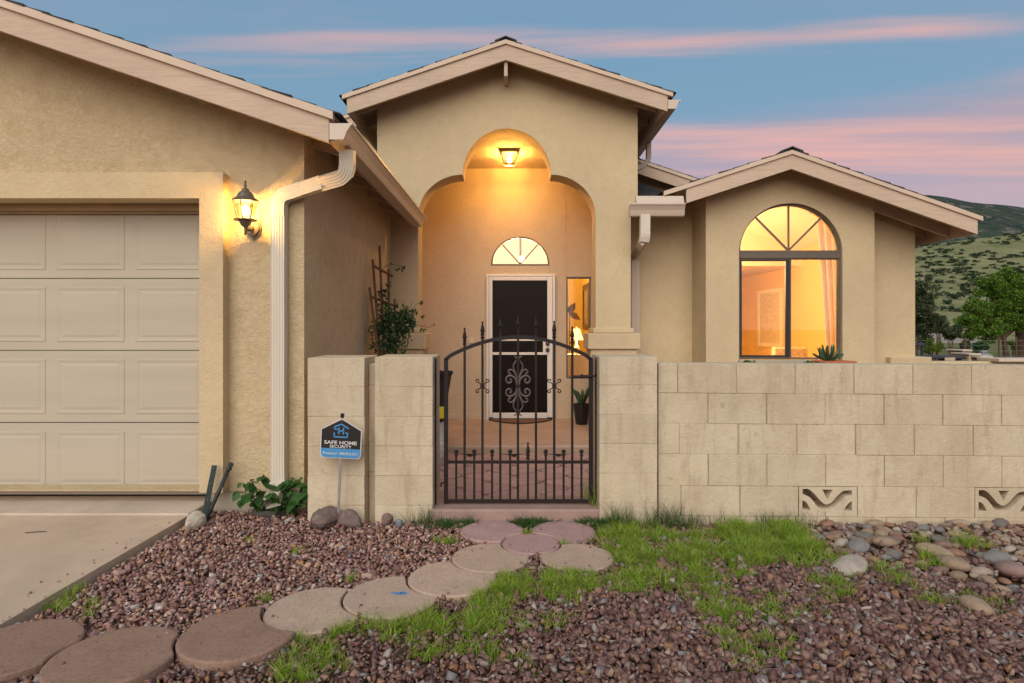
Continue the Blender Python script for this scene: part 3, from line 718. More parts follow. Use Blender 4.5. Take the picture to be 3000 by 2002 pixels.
# security screen door and the door behind it
sdoor = hollow('screen_door', house); tag(sdoor, 'white framed security screen door with dark mesh')
x0, x1, z0, z1 = bX(1425), bX(1626), bZ(1231), bZ(804)
kz = lambda y5: bZ(650+y5/1.742)
kx = lambda x5: bX(1200+x5/1.742)
fy0, fy1 = BY-0.045, BY+0.02
f = MB(); f.cbox(x0, x0+0.036, fy0, fy1, z0, z1, 0.005); f.cbox(x1-0.036, x1, fy0, fy1, z0, z1, 0.005); f.cbox(x0+0.037, x1-0.037, fy0, fy1, z1-0.036, z1, 0.005)
f.build('frame', M['white_metal'], sdoor)
lx0, lx1 = x0+0.040, x1-0.040
f = MB(); f.cbox(lx0, lx0+0.050, fy0-0.004, fy0+0.03, z0+0.045, z1-0.040, 0.005); f.cbox(lx1-0.075, lx1, fy0-0.004, fy0+0.03, z0+0.045, z1-0.040, 0.005)
f.cbox(lx0+0.051, lx1-0.076, fy0-0.003, fy0+0.03, z1-0.095, z1-0.041, 0.005); f.cbox(lx0+0.051, lx1-0.076, fy0-0.003, fy0+0.03, kz(1002), kz(973), 0.005)
f.cbox(lx0+0.051, lx1-0.076, fy0-0.002, fy0+0.028, kz(679), kz(666), 0.003); f.cbox(lx0+0.051, lx1-0.076, fy0-0.002, fy0+0.028, kz(608), kz(600), 0.003)
f.cbox(kx(680), lx1-0.074, fy0-0.003, fy0+0.03, kz(668), kz(606), 0.004); f.build('leaf_frame', M['white_metal'], sdoor)
MB().box(lx0+0.04, lx1-0.06, fy0+0.012, fy0+0.015, z0+0.06, z1-0.06).build('mesh_screen', M['screen'], sdoor)
MB().cbox(lx0, lx1, fy0-0.002, fy0+0.03, PF+0.004, z0+0.043, 0.003).build('door_sweep', M['black_rubber'], sdoor)
for y5 in (622, 654):
    k = MB().lathe([(0.031, 0.0), (0.031, 0.008), (0.022, 0.010), (0.018, 0.022), (0.024, 0.030), (0.020, 0.042), (0.0, 0.043)], (0, 0, 0), 14)
    cc = Vector((kx(703), fy0-0.004, kz(y5))); k.V = [(cc.x+v[0], cc.y-v[2], cc.z+v[1]) for v in k.V]; k.build('knob', M['brass_dark'], sdoor, smooth=True)
fd = hollow('front_door', house)
MB().cbox(bX(1436), bX(1616), BY+0.055, BY+0.095, PF+0.005, bZ(815), 0.004).build('door_leaf', M['door_brown'], fd)
for (xa, xb, ya, yb) in ((470, 545, 330, 390), (588, 664, 330, 390), (470, 545, 440, 640), (588, 664, 440, 640), (470, 545, 700, 920), (588, 664, 700, 920)):
    s = raised_panel(kx(xb)-kx(xa), kz(ya)-kz(yb), (kx(xb)-kx(xa))*0.75, (kz(ya)-kz(yb))-0.09)
    c0 = Vector(((kx(xa)+kx(xb))/2, BY+0.0535, (kz(ya)+kz(yb))/2)); s.V = [tuple(Vector(v)+c0) for v in s.V]; s.build('panel', M['door_brown'], fd)
# entry roof, lookouts, gutter
eroof, _, _ = build_roof('roof', ax_e, az_e, xl_e, e_sl, xr_e, e_sr, ry, 10.6, 0.185, 31, fl=(1017-CX)*rk, fr=(1955-CX)*rk)
rafters(eroof, 1.50, (1955-CX)*rk-0.06, az_e, ax_e, e_sr, [7.50, 8.00, 8.60, 9.20]); rafters(eroof, -1.62, (1017-CX)*rk+0.06, az_e, ax_e, e_sl, [7.50, 8.00, 8.60, 9.20])
zr_ = az_e-e_sr*((1955-CX)*rk-ax_e); zl_ = az_e-e_sl*(ax_e-(1017-CX)*rk)
eave_board(eroof, (1955-CX)*rk-0.022, zr_-0.045, 0.19, ry+0.03, 10.5); eave_board(eroof, (1017-CX)*rk+0.022, zl_-0.045, 0.19, ry+0.03, 10.5)
MB().cbox(ax_e-0.022, ax_e+0.022, ry+0.03, EY-0.002, az_e-0.41, az_e-0.05, 0.004).build('ridge_lookout', M['wood'], eroof)
gutter('gutter', (1956-CX)*rk, EYE+(CY-293)*rk, ry-0.02, 9.6, 1, 'gutter along the right eave of the entry gable')
ds2 = hollow('downspout', house); tag(ds2, 'short curved downspout under the entry eave gutter')
elbow([(1.905, 8.50, 3.925), (1.905, 8.50, 3.66), (1.80, 8.50, 3.57), (1.56, 8.50, 3.50)], 0.06, 0.08, ds2, mat='gutter')
# ---- main roof behind
mroof, _, _ = build_roof('roof', -1.295, 5.0, -3.9, SL, 3.15, SL, 9.30, 16.0, 0.17, 41)
MB().prism([(-3.6, 3.2), (2.9, 3.2), (2.9, 3.45), (-1.295, 4.93), (-3.6, 4.12)], 9.62, 9.72).build('wall', M['stucco'], house)
# ---- right wing
WY = 7.57; wk = WY/FPX
wX = lambda px: (px-CX)*wk
wZ = lambda py: EYE-(py-CY)*wk
ax_b, az_b = (2318-CX)*rk, EYE+(CY-441)*rk
b_sl, b_sr = 0.325, 0.352
xl_b, xr_b = 1.80, (2871-CX)*rk
broof, _, _ = build_roof('roof', ax_b, az_b, xl_b, b_sl, xr_b, b_sr, ry, 14.2, 0.172, 51, fl=2.06, fr=(2862-CX)*rk)
bz = lambda X: az_b-(b_sl*(ax_b-X) if X < ax_b else b_sr*(X-ax_b))
win_c, win_r = wX(2316.7), 151.7*wk
spr = wZ(742); sill = wZ(1055)
arch_hole = [(win_c-win_r, sill), (win_c-win_r, spr)] + arc(win_c, spr, win_r, win_r*0.965, 180, 0, 40)[1:-1] + [(win_c+win_r, spr), (win_c+win_r, sill)]
bx0, bx1 = wX(2068), wX(2562)
bw = MB().prism([[(bx0, -0.15), (bx1, -0.15), (bx1, bz(bx1)-0.03), (ax_b, az_b-0.03), (bx0, bz(bx0)-0.03)], arch_hole], WY, WY+0.16)
bw.box(bx0, bx0+0.14, WY+0.16, 8.148, -0.15, bz(bx0)-0.03); bw.box(bx1-0.12, bx1, WY+0.16, 7.90, -0.15, bz(bx1)-0.04)
tag(bw.build('wall', M['stucco'], house), 'stucco bay wall around the arched window')
rwx = (2681-CX)/FPX*7.90
MB().prism([(1.40, -0.15), (bx0+0.139, -0.15), (bx0+0.139, bz(bx0+0.139)-0.03), (1.67, bz(1.67)-0.03), (1.40, 2.84)], 8.15, 8.28).build('wall', M['stucco'], house)
MB().prism([(bx1-0.002, -0.15), (rwx, -0.15), (rwx, bz(rwx)-0.03), (bx1-0.002, bz(bx1)-0.03)], 7.90, 8.02).box(rwx-0.13, rwx-0.001, 8.02, 14.1, -0.15, bz(rwx)-0.03).build('wall', M['stucco'], house)
rafters(broof, rwx-0.1, (2862-CX)*rk-0.042, az_b, ax_b, b_sr, [8.06, 8.66, 9.26])
_z = (bz(bx1+0.02), bz((2862-CX)*rk-0.042)); MB().prism(slope_band(bx1+0.02, _z[0], (2862-CX)*rk-0.042, _z[1], 0.06, 0.21), 7.60, 7.64).build('fly_rafter', M['wood'], broof)
eave_board(broof, (2862-CX)*rk-0.02, bz((2862-CX)*rk-0.02)-0.045, 0.18, ry+0.03, 14.0)
# short gutter facing the viewer between the entry and the bay, its low roof and downspout
gY = 7.12; gk = gY/FPX
gx0, gx1 = (1849-CX)*gk, (2009-CX)*gk; gzt = EYE-(600-CY)*gk
pr = [(gY+0.15-a, gzt+0.02+b*1.25) for a, b in K_PROF]
tag(MB().prism(pr, gx0, gx1, axis='x').build('gutter', M['gutter'], house), 'short gutter facing forward between entry and bay')
MB().prism([(gY+0.02, gzt+0.012), (gY+0.06, gzt+0.115), (gY+0.10, gzt+0.120), (gY+0.14, gzt+0.012)], gx0+0.07, gx1-0.01, axis='x').build('roof_flashing', M['gutter'], house)
MB().prism([(gY+0.10, gzt+0.06), (9.4, gzt+0.78), (9.4, gzt+0.74), (gY+0.10, gzt+0.0)], 1.565, 2.02, axis='x').build('roof_slope', M['shingle'], house)
ds3 = hollow('downspout', house); tag(ds3, 'downspout with an offset bend beside the right entry column')
elbow([P(1889, 630, 7.20), P(1889, 690, 7.20), P(1886, 708, 7.22)], 0.112, 0.08, ds3)
MB().sweep([P(1886, 705, 7.22), P(1861, 748, 8.06)], ds_prof(0.112, 0.075), up=(0, 1, 0)).build('pipe', M['gutter'], ds3)
MB().sweep([P(1861, 746, 8.075), P(1861, 762, 8.09), P(1861, 1180, 8.09)], ds_prof(0.112, 0.075), up=(0, 1, 0)).build('pipe', M['gutter'], ds3)
# arched window
aw = hollow('arched_window', house); tag(aw, 'arched bronze window lit orange from inside')
cW = lambda x, y: (wX(2140+x/3.136), wZ(580+y/3.136))
wy0, wy1 = WY+0.045, WY+0.10
rr_o, rr_i = win_r-0.004, win_r-0.034
fo = [(win_c-rr_o, spr+0.008)] + arc(win_c, spr+0.008, rr_o, rr_o*0.965, 180, 0, 40)[1:-1] + [(win_c+rr_o, spr+0.008)]
fi = [(win_c-rr_i, spr+0.040)] + arc(win_c, spr+0.040, rr_i, rr_i*0.965-0.030, 180, 0, 40)[1:-1] + [(win_c+rr_i, spr+0.040)]
MB().prism([fo, fi], wy0, wy1).build('arch_frame', M['frame_bronze'], aw)
MB().cbox(win_c-rr_o, win_c+rr_o, wy0-0.012, wy1, cW(0, 553)[1], spr+0.006, 0.004).build('transom', M['frame_bronze'], aw)
zt, zb = cW(0, 553)[1]-0.003, sill+0.006
xl_, xr_ = win_c-rr_o, win_c+rr_o
MB().prism([[(xl_, zb), (xr_, zb), (xr_, zt), (xl_, zt)], [(xl_+0.024, zb+0.022), (xr_-0.024, zb+0.022), (xr_-0.024, zt-0.010), (xl_+0.024, zt-0.010)]], wy0, wy1).build('frame', M['frame_bronze'], aw)
xm0, xm1 = cW(523, 0)[0], cW(577, 0)[0]
MB().prism([[(xl_+0.026, zb+0.024), (xm1-0.02, zb+0.024), (xm1-0.02, zt-0.012), (xl_+0.026, zt-0.012)], [(xl_+0.050, zb+0.050), (xm0+0.002, zb+0.050), (xm0+0.002, zt-0.030), (xl_+0.050, zt-0.030)]], wy0+0.004, wy0+0.034).build('sash', M['frame_black'], aw)
MB().cbox(xm1-0.019, xm1, wy0+0.006, wy1-0.004, zb+0.024, zt-0.012, 0.003).build('meeting_stile', M['frame_bronze'], aw)
for a in (45, 90, 135):
    d = Vector((math.cos(R(a)), 0, math.sin(R(a)))); c0 = Vector((win_c, wy0+0.022, spr+0.040)); ln = (rr_i-0.012) if a == 90 else rr_i-0.012
    MB().bar(c0+d*0.012, c0+d*(ln*0.965), 0.022, 0.024).build('muntin', M['frame_bronze'], aw)
MB().prism(fi, wy0+0.030, wy0+0.034).build('pane', M['glass'], aw)
MB().box(xl_+0.045, xm0+0.006, wy0+0.016, wy0+0.020, zb+0.045, zt-0.026).build('pane', M['glass'], aw)
MB().box(xm1-0.004, xr_-0.020, wy0+0.036, wy0+0.040, zb+0.018, zt-0.006).build('pane', M['glass'], aw)
MB().cbox(xl_-0.02, xr_+0.02, WY-0.05, WY-0.001, sill-0.045, sill-0.002, 0.008).build('sill', M['foundation'], aw)

# ---- lit room behind the arched window
rm = hollow('lit_room', house)
rx0, rx1, ryb = 1.75, 5.02, 13.9
MB().box(rx1, rx1+0.05, 8.03, ryb, -0.08, 2.72).build('room_wall', M['inner_peach'], rm)
MB().box(rx0-0.05, rx0, 8.30, ryb, -0.08, 2.72).build('room_wall', M['inner_peach'], rm)
MB().box(rx0-0.05, rx1+0.05, ryb, ryb+0.05, -0.08, 2.8).build('room_wall', M['inner_peach'], rm)
MB().prism([[(bx0+0.14, -0.08), (bx1-0.12, -0.08), (bx1-0.12, bz(bx1)-0.16), (ax_b, az_b-0.16), (bx0+0.14, bz(bx0+0.14)-0.16)], [(a*1.0, b) for a, b in arch_hole]], WY+0.162, WY+0.172).build('room_wall', M['inner_peach'], rm)
MB().box(bx1-0.12, rx1+0.05, 8.03, 8.05, -0.08, 2.72).box(bx1-0.125, bx1-0.121, WY+0.175, 8.03, -0.08, 2.9).box(bx0+0.141, bx0+0.146, WY+0.175, 8.29, -0.08, 2.9).box(rx0-0.05, bx0+0.14, 8.29, 8.31, -0.08, 2.72).build('room_wall', M['inner_peach'], rm)
MB().box(rx0-0.05, rx1+0.05, 8.30, ryb, -0.12, -0.08).box(bx0+0.14, bx1-0.12, WY+0.175, 8.30, -0.12, -0.08).build('room_floor', M['carpet'], rm)
cl = MB()
cl.prism([(rx0-0.05, bz(rx0)-0.12), (ax_b, az_b-0.12), (rx1+0.06, bz(rx1)-0.12), (rx1+0.06, bz(rx1)-0.16), (ax_b, az_b-0.16), (rx0-0.05, bz(rx0)-0.16)], 8.30, 10.6)
cl.prism([(bx0+0.14, bz(bx0+0.14)-0.12), (ax_b, az_b-0.12), (bx1-0.12, bz(bx1-0.12)-0.12), (bx1-0.12, bz(bx1-0.12)-0.16), (ax_b, az_b-0.16), (bx0+0.14, bz(bx0+0.14)-0.16)], WY+0.173, 8.299)
cl.box(rx0-0.05, rx1+0.05, 10.6, ryb, 2.41, 2.46); cl.prism([(rx0-0.05, 2.40), (rx1+0.05, 2.40), (rx1+0.05, bz(rx1)-0.13), (ax_b, az_b-0.13), (rx0-0.05, bz(rx0)-0.13)], 10.55, 10.6)
cl.build('room_ceiling', M['inner_cream'], rm)
# window in the far side wall, its white reveal, lace
wn_y0, wn_y1, wn_z0, wn_z1 = 11.35, 12.30, 1.02, 2.00
MB().prism([[(wn_y0-0.07, wn_z0-0.07), (wn_y1+0.07, wn_z0-0.07), (wn_y1+0.07, wn_z1+0.07), (wn_y0-0.07, wn_z1+0.07)], [(wn_y0, wn_z0), (wn_y1, wn_z0), (wn_y1, wn_z1), (wn_y0, wn_z1)]], rx1-0.03, rx1-0.002, axis='x').build('inner_window_trim', M['inner_white'], rm)
MB().box(rx1-0.012, rx1-0.004, wn_y0, wn_y1, wn_z0, wn_z1).build('inner_window_blind', M['lace'], rm)
MB().cbox(rx0+0.01, rx1-0.01, ryb-0.02, ryb-0.002, -0.079, 0.03, 0.003).cbox(rx1-0.02, rx1-0.002, 8.1, ryb-0.03, -0.079, 0.03, 0.003).build('skirting', M['inner_white'], rm)

def pendant(name, loc, power, label, colr=WARM, drop=0.35, r=0.10, radius=0.08, ceil=None):
    t = thing(name, label, 'ceiling lamp', loc)
    top = ceil if ceil else loc[2]+drop
    MB().tube([(loc[0], loc[1], loc[2]+r), (loc[0], loc[1], top)], 0.008, 6).build('cord', M['dark_wood'], t)
    MB().lathe([(0.05, 0), (0.06, 0.02), (0.02, 0.03)], (loc[0], loc[1], top-0.035), 12).build('canopy', M['dark_wood'], t)
    b = MB().lathe([(0.001, -r)] + [(r*math.cos(R(a)), r*math.sin(R(a))) for a in range(-75, 90, 15)] + [(0.001, r)], loc, 16); b.build('globe', M['bulb'], t, smooth=True)
    ld = bpy.data.lights.new('lamp_light', 'POINT'); ld.energy = power; ld.color = colr; ld.shadow_soft_size = r*1.15
    lo = bpy.data.objects.new('lamp_light', ld); col.objects.link(lo); lo.parent = t; lo.location = (0, 0, -r*1.3-0.1)
    return t
pendant('pendant_lamp', (2.25, 9.3, 2.35), 200, 'round glowing pendant lamp inside the room behind the arched window', (1.0, 0.67, 0.31), ceil=2.74)

# curtain at the right of the arched window
cu = thing('curtain', 'sheer pale curtain hanging at the right side of the arched window', 'curtain', (4.02, 7.85, sill-0.3))
def drape(x0, x1, ztop, zbot, y, n=26, gather=0.55):
    s = MB(); rows = 10
    for j in range(rows+1):
        t = j/rows; zz = ztop+(zbot-ztop)*t
        for i in range(n+1):
            u = i/n; left = x0 + (x1-x0)*gather*t**0.9*0.8
            s.V.append((left+(x1-left)*u, y+0.022*math.sin(u*n*0.95), zz))
    for j in range(rows):
        for i in range(n): a = j*(n+1)+i; s.F.append((a, a+1, a+n+2, a+n+1)); s.M.append(0)
    return s
drape(3.93, 4.30, 2.80, 0.60, 7.86).build('cloth', M['curtain'], cu, smooth=True)
MB().tube([(3.85, 7.86, 2.815), (4.36, 7.86, 2.815)], 0.012, 8).build('rod', M['dark_wood'], cu)
# chair near the window
ch = thing('armchair', 'tan padded chair seen low through the arched window', 'chair', (4.25, 9.1, -0.08))
MB().cbox(4.02, 4.55, 8.85, 9.40, 0.30, 0.46, 0.05).build('seat', M['dark_wood'], ch)
MB().cbox(4.02, 4.55, 9.34, 9.46, 0.46, 1.03, 0.05).build('backrest', M['lace'], ch)
for a in (4.05, 4.52):
    for b in (8.88, 9.40): MB().box(a-0.02, a+0.02, b-0.02, b+0.02, -0.08, 0.30).build('leg', M['dark_wood'], ch)
for a in (3.97, 4.60): MB().cbox(a-0.03, a+0.03, 8.85, 9.35, 0.72, 0.78, 0.02).build('armrest', M['inner_white'], ch)

# ---- foyer behind the front door
fy = hollow('foyer', house)
FX0, FX1, FYB = -1.25, 1.45, 12.4
MB().box(FX0, FX1, FYB, FYB+0.05, -0.05, 2.55).build('foyer_wall', M['inner_yellow'], fy); MB().box(FX0, FX1, FYB-0.02, FYB+0.05, 2.552, 3.5).build('foyer_wall', M['inner_cream'], fy)
MB().box(FX0-0.05, FX0, BY+0.16, FYB, -0.05, 3.5).build('foyer_wall', M['inner_yellow'], fy)
MB().box(FX1-0.03, FX1, BY+0.16, FYB, -0.05, 3.5).build('foyer_wall', M['inner_yellow'], fy)
MB().box(FX0-0.05, FX1, BY+0.16, FYB, 3.45, 3.5).build('foyer_ceiling', M['inner_cream'], fy)
MB().box(FX0-0.05, FX1, BY+0.16, FYB, -0.06, -0.02).build('foyer_floor', M['carpet'], fy)
pendant('hall_lamp', (0.165, 11.0, 2.57), 48, 'bare lit hall bulb glowing behind the half round window', (1.0, 0.70, 0.33), r=0.055, ceil=3.45)
# console table with lamp
tb = thing('console_table', 'cloth covered hall table behind the narrow side window', 'table', (1.15, 10.35, -0.02))
MB().cbox(0.76, 1.40, 10.15, 10.6, 0.84, 0.875, 0.01).build('tabletop', M['dark_wood'], tb)
s = MB(); n = 30
for j, zz in enumerate((0.878, 0.86, 0.6, 0.3)):
    for i in range(n):
        a = 2*math.pi*i/n; e = 1.0+(0.0 if j < 2 else 0.05*math.sin(a*9))*j*0.5
        s.V.append((1.08+max(-0.32, min(0.32, 0.45*math.cos(a)))*e, 10.375+max(-0.235, min(0.235, 0.33*math.sin(a)))*e, zz))
s.F = [(j*n+i, j*n+(i+1) % n, (j+1)*n+(i+1) % n, (j+1)*n+i) for j in range(3) for i in range(n)] + [tuple(range(n))]; s.M = [0]*len(s.F)
s.build('cloth', M['inner_white'], tb)
for a in (0.82, 1.34):
    for b in (10.2, 10.55): MB().box(a-0.02, a+0.02, b-0.02, b+0.02, -0.02, 0.84).build('leg', M['dark_wood'], tb)
tl = thing('table_lamp', 'lit table lamp with a flared cream shade behind the side window', 'lamp', (1.09, 10.3, 0.879))
MB().lathe([(0.055, 0.0), (0.055, 0.02), (0.025, 0.04), (0.055, 0.09), (0.030, 0.14), (0.012, 0.17), (0.010, 0.23)], (1.09, 10.3, 0.879), 16).build('base', M['inner_white'], tl, smooth=True)
m_sh = Mat('lamp_shade', 0.8, 0.1); m_sh.color((0.85, 0.70, 0.45)); m_sh.b.inputs['Emission Color'].default_value = (1.0, 0.70, 0.28, 1); m_sh.b.inputs['Emission Strength'].default_value = 1.6
shp = [(0.115, 0.24), (0.095, 0.30), (0.072, 0.37), (0.055, 0.43)]
s = MB(); n = 20
for r_, z_ in shp:
    for i in range(n): s.V.append((1.09+r_*math.cos(2*math.pi*i/n), 10.3+r_*math.sin(2*math.pi*i/n), 0.879+z_))
s.F = [(k*n+i, k*n+(i+1) % n, (k+1)*n+(i+1) % n, (k+1)*n+i) for k in range(3) for i in range(n)]; s.M = [0]*len(s.F)
s.build('shade', m_sh.m, tl, smooth=True)
MB().lathe([(0.006, 0.43), (0.010, 0.45), (0.003, 0.47)], (1.09, 10.3, 0.879), 8).build('finial', M['inner_white'], tl)
ld = bpy.data.lights.new('lamp_light', 'POINT'); ld.energy = 34; ld.color = (1.0, 0.62, 0.18); ld.shadow_soft_size = 0.03
lo = bpy.data.objects.new('lamp_light', ld); col.objects.link(lo); lo.parent = tl; lo.location = (0, 0, 0.34)
# picture and leaf ornament
pf = thing('picture_frame', 'framed picture leaning on the yellow foyer wall', 'picture', (1.40, 11.5, 1.2))
MB().prism([[(11.1, 1.30), (12.0, 1.30), (12.0, 2.15), (11.1, 2.15)], [(11.2, 1.40), (11.9, 1.40), (11.9, 2.05), (11.2, 2.05)]], 1.385, 1.418, axis='x').build('frame', M['dark_wood'], pf)
MB().box(1.404, 1.414, 11.2, 11.9, 1.40, 2.05).build('print', M['picture'], pf)
lf = thing('leaf_ornament', 'brown metal leaf shaped wall ornament in the foyer', 'ornament', (1.05, 10.85, 1.55))
for (a, ln, wd) in ((60, 0.20, 0.06), (-35, 0.24, 0.055), (120, 0.12, 0.045)):
    pts = []
    for i in range(13):
        t = i/12; pts.append((t*ln, wd*math.sin(math.pi*t**0.8)))
    pts += [(p[0], -p[1]) for p in reversed(pts[1:-1])]
    ca, sa = math.cos(R(a)), math.sin(R(a))
    MB().prism([(1.02+p[0]*ca-p[1]*sa, 1.60+p[0]*sa+p[1]*ca) for p in pts], 10.84, 10.85).build('blade', M['dark_wood'], lf)
MB().tube([(1.02, 10.845, 1.60), (1.02, 10.845, 0.88)], 0.008, 6).build('stem', M['dark_wood'], lf)

# ================================================================== LAMPS ON THE HOUSE
# porch ceiling lantern
pl = thing('porch_light', 'square glowing lantern fixed under the porch ceiling', 'lamp', (-0.04, 8.35, 3.73))
cx, cy, cz = -0.04, 8.35, 3.745
MB().cbox(cx-0.125, cx+0.125, cy-0.125, cy+0.125, cz-0.035, cz+0.01, 0.008).build('cap', M['frame_bronze'], pl)
def frustum(s, hw0, z0, hw1, z1, mi=0):
    s.add([(cx-hw0, cy-hw0, z0), (cx+hw0, cy-hw0, z0), (cx+hw0, cy+hw0, z0), (cx-hw0, cy+hw0, z0), (cx-hw1, cy-hw1, z1), (cx+hw1, cy-hw1, z1), (cx+hw1, cy+hw1, z1), (cx-hw1, cy+hw1, z1)], [(0,1,5,4),(1,2,6,5),(2,3,7,6),(3,0,4,7),(4,5,6,7)], mi)
s = MB(); frustum(s, 0.106, cz-0.035, 0.070, cz-0.175); s.build('glass', M['lamp_glass'], pl)
s = MB()
for sx in (-1, 1):
    for sy in (-1, 1): s.bar((cx+sx*0.110, cy+sy*0.110, cz-0.034), (cx+sx*0.073, cy+sy*0.073, cz-0.18), 0.011, 0.011)
for a, b in (((-1,-1),(1,-1)), ((1,-1),(1,1)), ((1,1),(-1,1)), ((-1,1),(-1,-1))):
    s.bar((cx+a[0]*0.073, cy+a[1]*0.073, cz-0.178), (cx+b[0]*0.073, cy+b[1]*0.073, cz-0.178), 0.010, 0.010)
    s.bar((cx+a[0]*0.083, cy+a[1]*0.083, cz-0.138), (cx+b[0]*0.083, cy+b[1]*0.083, cz-0.138), 0.007, 0.007)
s.build('frame', M['frame_bronze'], pl)
MB().lathe([(0.004, -0.045), (0.030, -0.03), (0.038, 0.0), (0.026, 0.035), (0.014, 0.055), (0.014, 0.075)], (cx, cy, cz-0.11), 12).build('bulb', M['bulb'], pl, smooth=True)
ld = bpy.data.lights.new('porch_light_glow', 'POINT'); ld.energy = 92; ld.color = (1.0, 0.55, 0.14); ld.shadow_soft_size = 0.05
lo = bpy.data.objects.new('porch_light_glow', ld); col.objects.link(lo); lo.parent = pl; lo.location = (0, 0, -0.12)

# carriage lantern on the garage wall
wlp = thing('wall_lantern', 'bronze carriage lantern glowing on the garage wall', 'lamp', (-1.93, GY, 2.0))
LYc = 4.25
q = lambda x, y: P(660+x/7.128, 500+y/7.128, LYc)
c0 = q(420, 850); lx = c0.x
zl = lambda y: q(420, y).z
hx = 6
def hexring(r, y): return (r, zl(y))
MB().lathe([hexring(0.085, 1040), hexring(0.087, 1030)], (lx, LYc, 0), hx, rot=R(0)).build('base_ring', M['frame_bronze'], wlp)
roofp = [(0.086, zl(655)), (0.088, zl(615)), (0.060, zl(560)), (0.052, zl(500)), (0.040, zl(450)), (0.026, zl(430)), (0.025, zl(395)), (0.010, zl(365)), (0.008, zl(340)), (0.012, zl(320)), (0.006, zl(300)), (0.007, zl(260)), (0.008, zl(230)), (0.001, zl(200))]
MB().lathe(roofp, (lx, LYc, 0), 12, rot=R(15)).build('cap', M['frame_bronze'], wlp)
gp = [(0.040, zl(1050)), (0.052, zl(960)), (0.063, zl(850)), (0.069, zl(740)), (0.071, zl(640))]
s = MB(); n = 6
for r_, z_ in gp:
    for i in range(n): s.V.append((lx+r_*math.cos(R(60*i+30)), LYc+r_*math.sin(R(60*i+30)), z_))
s.F = [(k*n+i, k*n+(i+1) % n, (k+1)*n+(i+1) % n, (k+1)*n+i) for k in range(4) for i in range(n)]; s.M = [0]*len(s.F)
s.build('glass', M['lamp_glass'], wlp)
s = MB()
for i in range(n): s.tube([(lx+(r_+0.002)*math.cos(R(60*i+30)), LYc+(r_+0.002)*math.sin(R(60*i+30)), z_) for r_, z_ in gp], 0.0042, 6)
s.build('ribs', M['frame_bronze'], wlp)
MB().lathe([(0.001, zl(1350)), (0.008, zl(1340)), (0.008, zl(1270)), (0.012, zl(1255)), (0.008, zl(1240)), (0.010, zl(1190)), (0.030, zl(1150)), (0.040, zl(1085)), (0.048, zl(1045)), (0.044, zl(1035))], (lx, LYc, 0), 12).build('cup', M['frame_bronze'], wlp, smooth=True)
bx = P(660+600/7.128, 500+1200/7.128, GY).x; bzc = P(0, 500+1200/7.128, GY).z
pts = [(bx+0.058*math.cos(R(a))*(1.0), bzc+0.075*math.sin(R(a)) - (0.018 if a == 270 else 0) + (0.012 if a == 90 else 0)) for a in range(0, 360, 15)]
MB().prism(pts, GY-0.014, GY-0.001).prism([(bx+(a-bx)*0.78, bzc+(b-bzc)*0.78) for a, b in pts], GY-0.026, GY-0.013).build('backplate', M['frame_bronze'], wlp)
MB().tube(smooth_path([(bx, GY-0.02, bzc), (bx-0.01, GY-0.09, bzc-0.035), (lx+0.004, LYc+0.02, zl(1200)), (lx, LYc, zl(1180))], 5), 0.013, 8).build('arm', M['frame_bronze'], wlp, smooth=True)
MB().lathe([(0.003, zl(950)), (0.020, zl(915)), (0.029, zl(850)), (0.022, zl(770)), (0.006, zl(715))], (lx, LYc, 0), 12).build('bulb', M['bulb'], wlp, smooth=True)
ld = bpy.data.lights.new('lantern_glow', 'POINT'); ld.energy = 85; ld.color = (1.0, 0.56, 0.16); ld.shadow_soft_size = 0.034
lo = bpy.data.objects.new('lantern_glow', ld); col.objects.link(lo); lo.parent = wlp; lo.location = (lx+1.93, LYc-GY, zl(840)-2.0)

# doorbell plate
db = MB(); db.cbox(bX(1374), bX(1388), BY-0.012, BY-0.001, bZ(1006), bZ(989), 0.003); tag(db.build('doorbell_plate', M['tan_plate']), 'small ivory plate on the wall left of the screen door', 'switch plate')

# ================================================================== GARDEN WALLS AND GATE
WYF = 4.20                                  # front face of the long wall
wxz = lambda px, y=WYF: (px-CX)/FPX*y
z6x = lambda x: wxz(1700+x/1.5646)
z6z = lambda y, Y=WYF: EYE-(1000+y/1.5646-CY)/FPX*Y
TILT = 0.0068; WX0 = z6x(356)
def tz(x, z): return z-TILT*(x-WX0)
wall = thing('block_wall', 'long painted concrete block garden wall right of the gate', 'wall', (2.6, 4.3, -0.04))
rows = [z6z(101), z6z(237), z6z(377), z6z(517), z6z(661), z6z(801), z6z(801)-0.195]
wall_r = 5.6
br = random.Random(3)
def block(x0, x1, zt_, zb_, par, y0, y1, name='block', jig=0.002, mat=None, gap=0.0028):
    s = MB(); dy = br.uniform(-jig, jig)
    s.cbox(x0+gap*br.uniform(0.5, 1.5), x1-gap*br.uniform(0.5, 1.5), y0+dy, y1, zb_+gap*0.22, zt_-gap*0.22, 0.0028)
    s.V = [(v[0]+br.uniform(-0.0012, 0.0012), v[1]+br.uniform(-0.0012, 0.0012), (tz(v[0], v[2]) if par is wall else v[2])+br.uniform(-0.0014, 0.0014)) for v in s.V]
    return s.build(name, mat or M['block'], par)
starts = [447, 585, 455, 587, 463, 595]
vent_x = []
for ri in range(6):
    zt_, zb_ = rows[ri], rows[ri+1]
    xs_ = [WX0]; x = z6x(starts[ri])
    while x < wall_r: xs_.append(x); x += 0.4062
    xs_.append(wall_r)
    if ri % 2 == 1:
        xs_.insert(1, None) if False else None
    for a, b in zip(xs_, xs_[1:]):
        mid = (a+b)/2
        if ri == 4 and (abs(a-z6x(1001)) < 0.05 or abs(a-z6x(1810)) < 0.06 or abs(a-z6x(2619)) < 0.08): vent_x.append((a, b)); continue
        block(a, b, zt_, zb_, wall, WYF, WYF+0.195)
